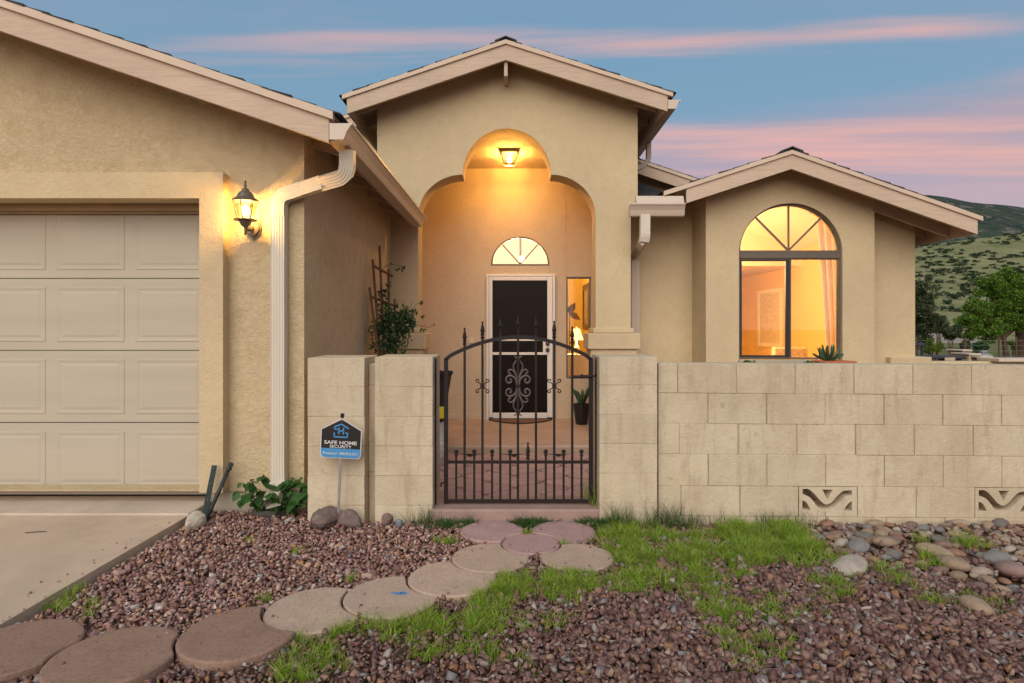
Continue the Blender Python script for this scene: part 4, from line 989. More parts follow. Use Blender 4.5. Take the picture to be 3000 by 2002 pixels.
# mortar core between the faces (leaves the vents open)
segs = [WX0] + [v for ab in vent_x for v in ab] + [wall_r]
mc = MB()
def core(x0, x1, z0, z1):
    s = MB().box(x0, x1, WYF+0.006, WYF+0.189, z0, z1); mc.add([(v[0], v[1], tz(v[0], v[2])) for v in s.V], s.F)
core(WX0+0.002, wall_r-0.002, rows[4]+0.001, rows[0]-0.004); core(WX0+0.002, wall_r-0.002, rows[6]+0.004, rows[5]-0.001)
for a, b in zip(segs[0::2], segs[1::2]): core(a+0.002, b-0.002, rows[5], rows[4])
mc.build('mortar', M['mortar'], wall)
# breeze blocks
def curve_pts(p, n=8):
    o = []
    for i in range(len(p)-1):
        p0, p1, p2, p3 = p[max(i-1, 0)], p[i], p[i+1], p[min(i+2, len(p)-1)]
        for k in range(n):
            t = k/n; o.append(tuple(0.5*((2*p1[j])+(-p0[j]+p2[j])*t+(2*p0[j]-5*p1[j]+4*p2[j]-p3[j])*t*t+(-p0[j]+3*p1[j]-3*p2[j]+p3[j])*t**3) for j in (0, 1)))
    return o + [p[-1]]
for a, b in vent_x:
    w_, h_ = b-a, rows[4]-rows[5]; u = lambda px, py: (a + (px-38)/600*w_, rows[4] - (py-40)/280*h_)
    up_ = curve_pts([(78, 66), (140, 66), (200, 110), (270, 180), (325, 205), (380, 180), (440, 120), (500, 80), (583, 75)])
    lo_ = curve_pts([(583, 118), (520, 130), (460, 180), (400, 225), (330, 243), (250, 240), (200, 190), (150, 140), (78, 112)])
    swoosh = [u(*p) for p in up_ + lo_]
    tri = [u(280, 68), u(388, 70), u(330, 158)]
    dl = [u(*p) for p in curve_pts([(76, 170), (120, 190), (160, 255)]) + [(76, 255)]]
    dr = [u(*p) for p in curve_pts([(500, 258), (535, 205), (583, 172)]) + [(583, 262)]]
    g0 = 0.0025
    s = MB().prism([[(a+g0, rows[5]+g0), (b-g0, rows[5]+g0), (b-g0, rows[4]-g0), (a+g0, rows[4]-g0)], swoosh, tri, dl, dr], WYF+0.002, WYF+0.19)
    s.V = [(v[0], v[1], tz(v[0], v[2])) for v in s.V]
    tag(s.build('vent_block', M['block'], wall), 'pierced decorative block with a swooping opening')
# gate pillars
def pillar(lbl, x0, x1, y0, y1, ztop, zlist):
    t = thing('gate_pillar', lbl, 'pillar', ((x0+x1)/2, (y0+y1)/2, -0.05), 'gate pillars')
    zz = [ztop]+zlist
    for a, b in zip(zz, zz[1:]): block(x0, x1, a, b, t, y0, y1, jig=0.0006, gap=0.0006)
    MB().box(x0+0.006, x1-0.006, y0+0.006, y1-0.006, zz[-1], ztop-0.005).build('mortar', M['mortar'], t); return t
PY = 4.125
pillar('block pillar on the right of the iron gate', wxz(1756, PY), wxz(1926, PY), PY, PY+0.40, 1.131, [0.938, 0.740, 0.541, 0.340, 0.137, -0.06])
PL = 4.15
pillar('block pillar on the left of the iron gate', wxz(1098, PL), wxz(1268, PL), PL, PL+0.40, 1.128, [0.925, 0.722, 0.520, 0.317, 0.114, -0.06])
pillar('block pillar against the garage corner behind the security sign', wxz(901, PL), wxz(1068, PL), PL, PL+0.40, 1.123, [0.925, 0.722, 0.520, 0.317, 0.114, -0.06])
lw = thing('block_wall', 'narrow strip of block wall between the two left pillars', 'wall', (-0.96, 4.4, -0.05))
zz = [1.075, 0.925, 0.722, 0.520, 0.317, 0.114, -0.06]
for a, b in zip(zz, zz[1:]): block(wxz(1068, PL)+0.001, wxz(1098, PL)-0.001, a, b, lw, PL+0.12, PL+0.32, gap=0.001)

# ---- iron gate
gate = thing('iron_gate', 'brown wrought iron gate with spear tips and scrollwork', 'gate', (0.04, 4.27, 0.088))
GYa = 4.27; qk = GYa/FPX
qx = lambda x5: (1200+x5/1.742-CX)*qk
qz = lambda y5: EYE-(650+y5/1.742-CY)*qk
W = 0.020
def vbar(x, z0, z1, w=W, mat='iron'): return MB().cbox(x-w/2, x+w/2, GYa-w/2, GYa+w/2, z0, z1, 0.002)
fl_, fr_ = qx(186), qx(925)
zbot, zmid, ztop_f = qz(1424), qz(1226), qz(697)
fr = MB()
for x in (fl_, fr_): fr.cbox(x-0.014, x+0.014, GYa-0.014, GYa+0.014, zbot-0.016, ztop_f, 0.002)
fr.build('stile', M['iron'], gate)
apex = qz(577); cxm = (fl_+fr_)/2
archp = []
for i in range(33):
    t = -1+2*i/32; archp.append((cxm+t*(fr_-fl_)/2, GYa, ztop_f-0.008+(apex-0.016-ztop_f+0.008)*(math.cos(t*math.pi/2*0.98)**0.85 if abs(t) < 1 else 0)))
MB().sweep(archp, [(-0.014, -0.013), (0.014, -0.013), (0.014, 0.013), (-0.014, 0.013)]).build('arched_rail', M['iron'], gate)
def arch_z(x):
    for a, b in zip(archp, archp[1:]):
        if a[0] <= x <= b[0]: return a[2]+(b[2]-a[2])*(x-a[0])/(b[0]-a[0])
MB().cbox(fl_+0.015, fr_-0.015, GYa-0.013, GYa+0.013, zbot-0.012, zbot+0.010, 0.002).build('bottom_rail', M['iron'], gate)
MB().cbox(fl_+0.015, fr_-0.015, GYa-0.012, GYa+0.012, zmid-0.0095, zmid+0.0095, 0.002).build('middle_rail', M['iron'], gate)
SPEAR = [(0.0095, 0.0), (0.014, 0.004), (0.014, 0.012), (0.010, 0.016), (0.010, 0.026), (0.014, 0.030), (0.014, 0.036), (0.0085, 0.040), (0.016, 0.056), (0.013, 0.070), (0.006, 0.100), (0.0045, 0.106), (0.0075, 0.112), (0.0075, 0.118), (0.001, 0.124)]
for x5, tip in zip((281, 372, 463, 553, 645, 738, 830), (540, 508, 482, 475, 482, 505, 533)):
    x = qx(x5); zt_ = qz(tip); b = vbar(x, zbot+0.012, zt_-0.122, 0.0165).build('bar', M['iron'], gate)
    MB().lathe(SPEAR, (x, GYa, zt_-0.124), 8).build('spear_tip', M['iron'], b)
for x5 in (238, 330, 421, 513, 604, 695, 786, 877):
    x = qx(x5); sp = x5 == 604; zt_ = qz(1180 if not sp else 1210); b = vbar(x, zbot+0.012, zt_-0.020, 0.0145).build('bar', M['iron'], gate)
    if sp: MB().lathe(SPEAR, (x, GYa, qz(1125)-0.124), 8).build('spear_tip', M['iron'], b)
    else: MB().lathe([(0.009, -0.022), (0.013, -0.018), (0.013, -0.012), (0.008, -0.008), (0.008, -0.004)] + [(0.0155*math.cos(R(a)), 0.010+0.0155*math.sin(R(a))) for a in range(-60, 90, 15)] + [(0.001, 0.0255)], (x, GYa, zt_), 12).build('ball_tip', M['iron'], b, smooth=True)
# big scroll
gx_ = lambda x: (1420+x/4.355-CX)*qk
gz_ = lambda y: EYE-(900+y/4.355-CY)*qk
big = [(412, 1005), (404, 950), (392, 915), (365, 888), (330, 874), (292, 884), (272, 916), (282, 952), (312, 968), (338, 948), (336, 924), (318, 918)]
small = [(416, 960), (404, 890), (384, 842), (355, 806), (326, 797), (303, 816), (308, 842), (332, 848)]
bulb = [(414, 900), (388, 830), (366, 772), (370, 732), (398, 690), (410, 660), (398, 636), (378, 630)]
scr = MB()
for pts, r_ in ((big, 0.0062), (small, 0.0052), (bulb, 0.0050)):
    for mx in (1, -1):
        for my in (1, -1):
            pp = [(425+mx*(p[0]-425), 1005+my*(p[1]-1005)) for p in pts]
            cp = curve_pts(pp, 6); scl = [1.0 if i < len(cp)-4 else 1.25 for i in range(len(cp))]
            scr.tube([(gx_(a), GYa-0.006, gz_(b)) for a, b in cp], r_, 8, scales=scl)
scr.build('scroll_ornament', M['iron_bright'], gate, smooth=True)
col_ = MB()
for y, h in ((1005, 0.022), (667, 0.014), (1330, 0.016)): col_.cbox(gx_(425)-0.016, gx_(425)+0.016, GYa-0.018, GYa+0.014, gz_(y)-h/2, gz_(y)+h/2, 0.003)
col_.build('scroll_collar', M['iron'], gate)
for x5 in (372, 738):
    xc = qx(x5); zc_ = qz(838); s = MB()
    for mx in (1, -1):
        for my in (1, -1):
            pth = [(0.010, 0.0), (0.013, 0.016), (0.026, 0.026), (0.044, 0.034), (0.046, 0.048), (0.034, 0.054), (0.026, 0.046), (0.031, 0.040)]
            cp = curve_pts([(xc+mx*p[0]*0.98, zc_+my*p[1]*0.88) for p in pth], 5); s.tube([(a, GYa-0.004, b) for a, b in cp], 0.0042, 6)
    s.cbox(xc-0.014, xc+0.014, GYa-0.014, GYa+0.014, zc_-0.007, zc_+0.007, 0.002)
    s.build('small_scroll', M['iron'], gate)
# hinges and latch
for y5 in (1330,): MB().tube([(fl_-0.013, GYa, qz(y5)), (fl_-0.034, GYa, qz(y5+4)), (fl_-0.036, GYa, qz(y5+22))], 0.006, 8).build('latch_loop', M['iron'], gate)
lt = MB(); lt.tube([(qx(832), GYa-0.022, qz(790)), (fr_+0.01, GYa-0.022, qz(787))], 0.010, 10); lt.cbox(qx(872), qx(882), GYa-0.036, GYa-0.010, qz(800), qz(777), 0.003); lt.tube([(fr_+0.01, GYa-0.02, qz(787)), (qx(946), GYa-0.01, qz(786))], 0.006, 8)
lt.build('slide_bolt', M['iron'], gate)
for lbl, xa, xb in (('steel gate post bolted to the left pillar', 118, 137), ('steel gate post bolted to the right pillar', 947, 967)):
    t = thing('gate_post', lbl, 'post', (qx((xa+xb)/2), GYa, 0.08), 'gate posts')
    MB().cbox(qx(xa)+0.001, qx(xb), GYa-0.015, GYa+0.015, 0.02, qz(697), 0.002).build('post', M['iron'], t)
    for y5 in (780, 1345):
        xx = qx(xa) if xa < 500 else qx(xb)
        MB().lathe([(0.012, 0.0), (0.014, 0.006), (0.014, 0.020), (0.006, 0.026)], (xx+(0.006 if xa < 500 else -0.006), GYa-0.018, qz(y5)-0.012), 8).build('bolt_cap', M['black_rubber'], t)

# ================================================================== YARD OBJECTS
def disc_pts(c, r, bites, n=64):
    pts = []
    for i in range(n):
        a = 2*math.pi*i/n; p = (c[0]+r*math.cos(a), c[1]+r*math.sin(a)); pts.append(p)
    for (bc, brd) in bites:
        outp = []
        for p in pts:
            d = math.hypot(p[0]-bc[0], p[1]-bc[1])
            if d < brd:                                   # push along the line towards our centre until on the bite circle
                lo_, hi_ = 0.0, 1.0
                for _ in range(24):
                    m_ = (lo_+hi_)/2; qx_, qy_ = p[0]+(c[0]-p[0])*m_, p[1]+(c[1]-p[1])*m_
                    if math.hypot(qx_-bc[0], qy_-bc[1]) < brd: lo_ = m_
                    else: hi_ = m_
                p = (p[0]+(c[0]-p[0])*hi_, p[1]+(c[1]-p[1])*hi_)
            outp.append(p)
        pts = outp
    return pts
discs = [
    ((-2.03, 2.47), 0.240, 'disc_brown', 'half hidden brown stepping stone at the lower left corner', [1]),
    ((-1.58, 2.41), 0.236, 'disc_brown', 'brown crescent stepping stone nearest the bottom edge', [2]),
    ((-1.165, 2.595), 0.240, 'disc_brown', 'large brown stepping stone with its thick front edge showing', [3]),
    ((-0.915, 2.842), 0.234, 'disc_tan', 'fourth stepping stone from the lower left of the path', [4]),
    ((-0.590, 2.980), 0.232, 'disc_tan', 'stepping stone with a small blue paint smudge', [5]),
    ((-0.315, 3.200), 0.232, 'disc_tan', 'tan crescent stepping stone in the middle of the curve', [6]),
    ((-0.125, 3.480), 0.220, 'disc_tan', 'left tan stone of the pair nearest the rose stones', [8]),
    ((0.370, 3.490), 0.210, 'disc_tan', 'right tan stone at the end of the path beside the grass', [8, 10]),
    ((0.113, 3.700), 0.175, 'disc_rose', 'small rose stone in the middle before the gate', []),
    ((-0.130, 3.930), 0.205, 'disc_rose', 'left rose stone directly before the gate sill', [8]),
    ((0.330, 3.920), 0.208, 'disc_rose', 'right rose stone directly before the gate sill', [8]),
]
ZT = 0.018
def poly_disc(pts, zb_, zt_, c):
    "thick stone with a rounded rim"
    s = MB(); n = len(pts)
    for k, (ins, z) in enumerate(((0.0, zb_), (0.0, zt_-0.008), (0.006, zt_-0.001), (0.016, zt_))):
        for p in pts:
            d = math.hypot(p[0]-c[0], p[1]-c[1]); f_ = max(0.0, 1-ins/max(d, 0.03)); s.V.append((c[0]+(p[0]-c[0])*f_, c[1]+(p[1]-c[1])*f_, z))
    s.F = [(k*n+i, k*n+(i+1) % n, (k+1)*n+(i+1) % n, (k+1)*n+i) for k in range(3) for i in range(n)]
    s.V.append((c[0], c[1], zt_)); s.F += [(3*n+i, 3*n+(i+1) % n, 4*n) for i in range(n)]; s.M = [0]*len(s.F); return s
for i, (c, r, mt, lbl, bites) in enumerate(discs):
    zt_ = ZT + (0.016 if i < 3 else 0.0)
    pts = disc_pts(c, r, [(discs[b][0], discs[b][1]+0.010) for b in bites])
    base_c = c if not bites else tuple(np.mean([p for p in pts], axis=0))
    o = poly_disc([(p[0]-c[0], p[1]-c[1]) for p in pts], -0.06, zt_, (base_c[0]-c[0], base_c[1]-c[1])).build('stepping_stone', M[mt], origin=None)
    o.location = (c[0], c[1], 0); tag(o, lbl, 'stepping stone', 'stepping stones of the curved path')
s = MB()
for (a, b) in ((0, 0), (0.022, 0.008), (-0.024, 0.004), (0.03, -0.006), (0.005, -0.012)):
    nn = 9; rr_ = [br.uniform(0.006, 0.014) for _ in range(nn)]
    s.add([(-0.56+a+rr_[i]*1.6*math.cos(6.283*i/nn), 3.0+b+rr_[i]*math.sin(6.283*i/nn), ZT+0.0012) for i in range(nn)], [tuple(range(nn))])
o = s.build('paint_smudge', M['sign_blue']); o.parent = bpy.data.objects['stepping_stone.004']; o.matrix_parent_inverse = Matrix.Translation((0.59, -2.98, 0))

# patches: (cx, cy, rx, ry) in the photo seen on the ground, tufts per square metre weight, height
patches = [
    (1440, 1225, 75, 45, 1.0, 0.055), (1500, 1275, 110, 45, 1.0, 0.045), (1400, 1330, 170, 32, 0.9, 0.04), (1230, 1345, 150, 38, 1.0, 0.042), (1110, 1375, 95, 24, 1.0, 0.045),
    (1740, 1235, 130, 40, 1.15, 0.062), (1790, 1275, 110, 30, 1.0, 0.06), (1640, 1290, 90, 40, 0.9, 0.045), (1620, 1350, 80, 40, 0.7, 0.035), (1700, 1395, 95, 40, 0.55, 0.035), (1700, 1450, 90, 45, 0.5, 0.032), (1770, 1490, 60, 35, 0.5, 0.03), (1740, 1530, 50, 25, 0.3, 0.03),
    (1290, 1250, 60, 28, 0.9, 0.045), (1190, 1240, 55, 16, 1.4, 0.04), (1290, 1236, 70, 16, 1.4, 0.04), (1130, 1215, 60, 14, 0.9, 0.035), (1040, 1430, 110, 30, 0.8, 0.04), (960, 1455, 90, 30, 0.8, 0.04), (1000, 1490, 70, 22, 0.7, 0.035), (1130, 1430, 70, 30, 0.6, 0.035), (1130, 1480, 60, 30, 0.3, 0.03), (1240, 1430, 60, 24, 0.35, 0.03),
    (760, 1452, 95, 22, 0.8, 0.045), (830, 1432, 50, 22, 0.8, 0.05), (690, 1462, 50, 16, 0.7, 0.05), (740, 1510, 70, 26, 0.6, 0.04), (680, 1550, 60, 25, 0.6, 0.04), (1180, 1530, 60, 25, 0.2, 0.03),
    (1900, 1355, 60, 28, 0.7, 0.04), (2000, 1310, 60, 18, 0.4, 0.04), (1860, 1420, 60, 30, 0.15, 0.03), (2060, 1345, 50, 18, 0.35, 0.04), (2180, 1375, 70, 20, 0.35, 0.035), (2130, 1290, 40, 14, 0.5, 0.05), (2260, 1400, 60, 20, 0.3, 0.03),
    (800, 1330, 20, 8, 0.7, 0.045), (605, 1380, 18, 8, 0.7, 0.035), (165, 1355, 30, 14, 0.35, 0.05), (130, 1395, 40, 16, 0.45, 0.06), (210, 1400, 30, 18, 0.4, 0.06), (690, 1270, 35, 10, 0.25, 0.035), (585, 1240, 25, 7, 0.3, 0.03), (30, 1395, 25, 14, 0.4, 0.08), (945, 1260, 15, 6, 0.5, 0.03), (1020, 1245, 25, 8, 0.7, 0.045),
    (2220, 1250, 60, 10, 0.3, 0.07), (2120, 1240, 20, 8, 0.5, 0.07), (1915, 1290, 40, 14, 0.7, 0.05),
]
def grassy(p):
    "how thick the grass stands at ground points"
    px = CX+p[:, 0]/p[:, 1]*FPX; py = CY+EYE/p[:, 1]*FPX; d = np.zeros(len(p))
    for (cx_, cy_, rx_, ry_, den, h) in patches:
        q_ = ((px/D-cx_)/rx_)**2+((py/D-cy_)/ry_)**2; d = np.maximum(d, den*np.clip(1.35-q_, 0, 1))
    return d
# ---- gravel (crushed rock) as one mass
ico_t = (1+5**0.5)/2
ICO_V = np.array([(-1, ico_t, 0), (1, ico_t, 0), (-1, -ico_t, 0), (1, -ico_t, 0), (0, -1, ico_t), (0, 1, ico_t), (0, -1, -ico_t), (0, 1, -ico_t), (ico_t, 0, -1), (ico_t, 0, 1), (-ico_t, 0, -1), (-ico_t, 0, 1)])/math.hypot(1, ico_t)
ICO_F = np.array([(0,11,5),(0,5,1),(0,1,7),(0,7,10),(0,10,11),(1,5,9),(5,11,4),(11,10,2),(10,7,6),(7,1,8),(3,9,4),(3,4,2),(3,2,6),(3,6,8),(3,8,9),(4,9,5),(2,4,11),(6,2,10),(8,6,7),(9,8,1)])
def rot_mats(n):
    q_ = rng.normal(size=(n, 4)); q_ /= np.linalg.norm(q_, axis=1, keepdims=True); w, x, y, z = q_.T
    return np.stack([1-2*(y*y+z*z), 2*(x*y-z*w), 2*(x*z+y*w), 2*(x*y+z*w), 1-2*(x*x+z*z), 2*(y*z-x*w), 2*(x*z-y*w), 2*(y*z+x*w), 1-2*(x*x+y*y)], -1).reshape(n, 3, 3)
def grid_pts(x0, x1, y0, y1, st):
    X, Y = np.meshgrid(np.arange(x0, x1, st), np.arange(y0, y1, st)); p = np.stack([X.ravel(), Y.ravel()], -1)
    return p + rng.uniform(-0.5, 0.5, p.shape)*st
def in_disc(p, grow=0.0):
    m = np.zeros(len(p), bool)
    for c, r, *_ in discs: m |= (p[:, 0]-c[0])**2+(p[:, 1]-c[1])**2 < (r+grow)**2
    return m
RIV = [(1.55, 4.22), (1.62, 3.80), (2.05, 3.45), (2.45, 3.05), (2.9, 2.72), (4.6, 2.2), (4.6, 4.22)]     # river rock bed outline
def in_poly(p, poly):
    m = np.zeros(len(p), bool); n = len(poly)
    for i in range(n):
        (x1, y1), (x2, y2) = poly[i], poly[(i+1) % n]
        c = ((y1 > p[:, 1]) != (y2 > p[:, 1])) & (p[:, 0] < (x2-x1)*(p[:, 1]-y1)/(y2-y1+1e-12)+x1); m ^= c
    return m
CUBE_V = np.array([(-1,-1,-1),(1,-1,-1),(1,1,-1),(-1,1,-1),(-1,-1,1),(1,-1,1),(1,1,1),(-1,1,1)])*0.72
CUBE_F = np.array([(0,2,1),(0,3,2),(4,5,6),(4,6,7),(0,1,5),(0,5,4),(1,2,6),(1,6,5),(2,3,7),(2,7,6),(3,0,4),(3,4,7)])
def stones(pts, size, zlift, flat):
    n = len(pts); V = np.repeat(CUBE_V[None], n, 0)+rng.uniform(-0.42, 0.42, (n, 8, 3))
    ax = np.stack([rng.uniform(0.85, 1.6, n), rng.uniform(0.6, 1.1, n), rng.uniform(0.35, 0.75, n)], -1)
    V = V*ax[:, None, :]; V = np.einsum('nij,nkj->nki', rot_mats(n)*1.0, V)
    V[:, :, 2] *= flat; V *= size[:, None, None]
    V[:, :, 0] += pts[:, None, 0]; V[:, :, 1] += pts[:, None, 1]; V[:, :, 2] += zlift[:, None]
    F = CUBE_F[None]+(np.arange(n)*8)[:, None, None]; return V.reshape(-1, 3), F.reshape(-1, 3)
pts = np.concatenate([grid_pts(DRX+0.02, 4.4, 1.85, 4.40, 0.0205), grid_pts(DRX+0.02, 4.4, 1.85, 4.40, 0.040)])
ok = ~in_disc(pts, -0.012) & ~(in_poly(pts, RIV) & (rng.random(len(pts)) > 0.10))
ok &= ~((pts[:, 1] > 4.16) & (pts[:, 0] > -1.38)) & ~((pts[:, 1] > 4.12) & (pts[:, 0] > -0.6) & (pts[:, 0] < 0.62)) & ~((pts[:, 1] > 4.10) & (pts[:, 0] > 0.55))
ok &= ~((pts[:, 0] > DRX-0.1) & (pts[:, 0] < DRX+0.03))
ok &= rng.random(len(pts)) > 0.45*np.clip(grassy(pts)*1.1, 0, 1)
pts = pts[ok]
left_small = np.clip((pts[:, 0]+0.2)*1.2, 0, 1)
size = rng.lognormal(math.log(0.0120), 0.30, len(pts))*(0.88+0.34*left_small)
size = np.clip(size, 0.005, 0.024)
zl_ = rng.uniform(-0.018, 0.014, len(pts)) - 0.004
# stray chips kicked onto the stones and the driveway edge
ex, ez = [], []
for i, (c, r, *_) in enumerate(discs):
    for _ in range(7):
        a_ = rng.uniform(0, 6.283); q_ = r*math.sqrt(rng.uniform(0.35, 0.95)); ex.append((c[0]+q_*math.cos(a_), c[1]+q_*math.sin(a_))); ez.append(ZT+(0.016 if i < 3 else 0)+0.003)
for _ in range(26): ex.append((DRX-abs(rng.normal(0, 0.09)), rng.uniform(2.3, 4.1))); ez.append(0.044)
pts = np.concatenate([pts, np.array(ex)]); size = np.concatenate([size, rng.uniform(0.003, 0.0075, len(ex))]); zl_ = np.concatenate([zl_, np.array(ez)])
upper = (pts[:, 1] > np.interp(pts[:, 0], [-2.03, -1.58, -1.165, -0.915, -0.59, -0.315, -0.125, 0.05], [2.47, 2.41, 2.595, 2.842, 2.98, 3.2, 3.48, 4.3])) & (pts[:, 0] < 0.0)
for sel, mt, lbl in ((upper, 'gravel', 'small pinkish crushed gravel between driveway and stepping stones, brightened as if more strongly lit'), (~upper, 'gravel_mauve_dimmed', 'coarser mauve crushed gravel in the foreground right of the path, vignette painted into its tone')):
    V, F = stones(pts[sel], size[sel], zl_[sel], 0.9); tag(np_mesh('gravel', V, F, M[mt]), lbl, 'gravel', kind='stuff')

# ---- river rocks, each its own
def blob_mesh(name, seed, rough=0.10, subdiv=2):
    import bmesh
    bm = bmesh.new(); bmesh.ops.create_icosphere(bm, subdivisions=subdiv, radius=1.0); rr_ = random.Random(seed)
    dirs = [Vector((rr_.gauss(0, 1), rr_.gauss(0, 1), rr_.gauss(0, 1))).normalized() for _ in range(9)]; am = [rr_.uniform(-rough, rough) for _ in range(9)]
    for v in bm.verts:
        d = v.co.normalized(); k = 1.0+sum(a*max(0, d.dot(q_))**2 for a, q_ in zip(am, dirs))
        for q_ in dirs[:5]:
            t = d.dot(q_); lim = 0.80 if rough < 0.2 else 0.70
            if t*k > lim: k = k*0.45 + 0.55*lim/t
        v.co = d*k
    me = bpy.data.meshes.new(name); bm.to_mesh(me); bm.free(); me.polygons.foreach_set('use_smooth', [True]*len(me.polygons)); return me
rock_meshes = [blob_mesh('river_rock', s_, 0.16) for s_ in range(9)]
for m_ in rock_meshes: m_.materials.append(M['river'])
placed = []
special = [(2590-0, 1581, 0.075, 'pale flat river rock with a dark hollow beneath it'), (2920, 1632, 0.080, 'broad pale river rock near the right edge'), (2790, 1646, 0.072, 'wedge shaped pale river rock beside bare soil'), (2516, 1595, 0.065, 'squarish tan river rock with grey stains'), (2860, 1775, 0.070, 'tall grey pointed rock at the edge of the rock bed'), (2490, 1655, 0.105, 'long low tan rock at the grass edge'), (2966, 1668, 0.085, 'large tan rock touching the right edge of the picture'), (2740, 1612, 0.078, 'orange brown domed rock by a grass tuft'), (2600, 1573, 0.062, 'mauve oval river rock near the wall'), (2670, 1632, 0.040, 'small brick red river rock')]
rr3 = random.Random(17)
def put_rock(x, y, r, lbl, grp, zf=0.55):
    o = bpy.data.objects.new('river_rock', rr3.choice(rock_meshes)); col.objects.link(o)
    sx, sy, sz = r*rr3.uniform(1.0, 1.35), r*rr3.uniform(0.68, 0.95), r*rr3.uniform(0.42, 0.66)
    o.scale = (sx, sy, sz); o.rotation_euler = (rr3.uniform(-0.2, 0.2), rr3.uniform(-0.25, 0.25), rr3.uniform(-1.2, 1.2)); o.location = (x, y, -0.03+sz*zf); placed.append((x, y, r))
    tag(o, lbl, 'rock', grp)
for px, py, r, lbl in special:
    p = G(px, py, 0.02); put_rock(p.x, p.y, r, lbl, 'river rocks beside the wall', 0.95)
tries = 0
while len(placed) < 285 and tries < 40000:
    tries += 1; x = rr3.uniform(1.5, 4.0); y = rr3.uniform(2.35, 4.17)
    if not in_poly(np.array([[x, y]]), RIV)[0]: continue
    edge = (y-2.3)/1.9; r = rr3.choice((0.026, 0.031, 0.036, 0.042, 0.05, 0.058)) if rr3.random() < 0.95 else rr3.uniform(0.055, 0.066)
    if x/y > 0.92: continue
    if rr3.random() > 0.25+0.75*min(1.0, max(0.0, (y-2.6)/0.9)): continue
    if any((x-a)**2+(y-b)**2 < (0.80*(r+c))**2 for a, b, c in placed): continue
    put_rock(x, y, r, 'rounded river rock in the cobble bed at the foot of the block wall', 'river rocks beside the wall')

# ---- rocks along the house base
def base_rock(name, px, py, w, h, mat, lbl, seed, rough=0.55):
    me = blob_mesh(name, seed, rough, 3); me.polygons.foreach_set('use_smooth', [False]*len(me.polygons)); rk_ = random.Random(seed)
    for v in me.vertices: v.co *= rk_.uniform(0.93, 1.05)
    me.materials.append(M[mat]); o = bpy.data.objects.new(name, me); col.objects.link(o)
    p = G(px, py+10, 0.03); o.location = (p.x, p.y, h*0.45); o.scale = (w/2, w/2*0.75, h/2*1.15); o.rotation_euler = (0, 0, seed); tag(o, lbl, 'rock')
base_rock('rock', 574, 1524, 0.14, 0.10, 'pale_rock', 'pale craggy rock at the driveway corner below the metal stakes', 4)
base_rock('rock', 942, 1522, 0.215, 0.13, 'boulder', 'largest reddish rock left of the sign stake', 5)
base_rock('rock', 1030, 1522, 0.175, 0.12, 'boulder', 'rounded grey brown rock right of the sign stake', 6)
base_rock('rock', 1132, 1520, 0.10, 0.09, 'boulder', 'small dark rock at the foot of the left gate pillar', 7)
base_rock('rock', 1169, 1521, 0.065, 0.06, 'blue_rock', 'small blue grey rock beside the left gate pillar', 8)
base_rock('rock', 1195, 1523, 0.06, 0.045, 'boulder', 'tiny dark rock near the gate post foot', 9)
sl = MB(); p = G(790, 1509, 0.0)
sl.prism([(p.x-0.12, p.y-0.01), (p.x-0.05, p.y-0.07), (p.x+0.08, p.y-0.06), (p.x+0.125, p.y+0.0), (p.x+0.10, p.y+0.09), (p.x-0.08, p.y+0.09)], 0.0, 0.045, axis='z')
tag(sl.build('slate_slab', M['slate']), 'dark flat slate slab under the downspout outlet', 'slab')

# ---- stakes
def T(name, lbl, a, b, mat):
    t = thing(name, lbl, 'stake', b)
    return t
t = T('fence_post', 'green steel fence stake leaning by the garage door corner', None, tuple(G(600, 1516, 0.0)), None)
a, b = P(629, 1364, 4.265), P(598, 1516, 4.20)
d = (b-a).normalized(); a2 = b+d*0.05
MB().sweep([a, a2], [(-0.004, -0.018), (-0.004, 0.018), (0.0, 0.018), (0.0, 0.003), (0.022, 0.003), (0.022, -0.003), (0.0, -0.003), (0.0, -0.018)]).build('steel_section', M['green_steel'], t)
for k in (0.05, 0.35, 0.66): 
    c = a+(b-a)*k; MB().lathe([(0.004, -0.002), (0.004, 0.002)], (c.x, c.y-0.006, c.z), 6).build('hole', M['galv'], t)
t = T('drain_pipe', 'dark capped pipe leaning against the garage wall', None, tuple(G(606, 1522, 0.0)), None)
a, b = P(673, 1368, 4.28), P(604, 1524, 4.17); MB().tube([a, b+(b-a).normalized()*0.04], 0.0135, 12).build('pipe', M['dark_pipe'], t, smooth=True)
d = (a-b).normalized(); MB().tube([a-d*0.02, a-d*0.005], 0.020, 12).tube([a, a+d*0.03], 0.0175, 6).build('cap', M['dark_pipe'], t)

# ---- security sign
sg = thing('security_sign', 'black and blue house shaped security sign on a metal stake', 'sign', (P(990, 1514, 4.06).x, 4.06, 0.0))
sk = 4.06/FPX; sbx = LOC['security_sign']
def sgl(px, pz): return (sbx[0]+px*sk, sbx[2]+pz*sk)     # px right of stake, px above ground (before the lean)
BC = 259
def outl(sc_): return [sgl(x*sc_, BC+2+(z-2)*sc_) for x, z in ((0, 61), (59.5, 28), (59.5, -47), (53, -56), (-53, -56), (-59.5, -47), (-59.5, 28))]
MB().prism(outl(1.0), 4.046, 4.052).build('board', M['sign_white'], sg)
MB().prism(outl(0.955), 4.0435, 4.0462).build('black_face', M['sign_black'], sg)
bo = outl(0.955); zb_ = sgl(0, BC-27)[1]
MB().prism([(bo[1][0], zb_), bo[2], bo[3], bo[4], bo[5], (bo[6][0], zb_)], 4.0418, 4.0437).build('blue_band', M['sign_blue'], sg)
MB().cbox(sbx[0]-0.008, sbx[0]+0.008, 4.053, 4.060, -0.08, sgl(0, 333)[1], 0.001).build('stake', M['galv'], sg)
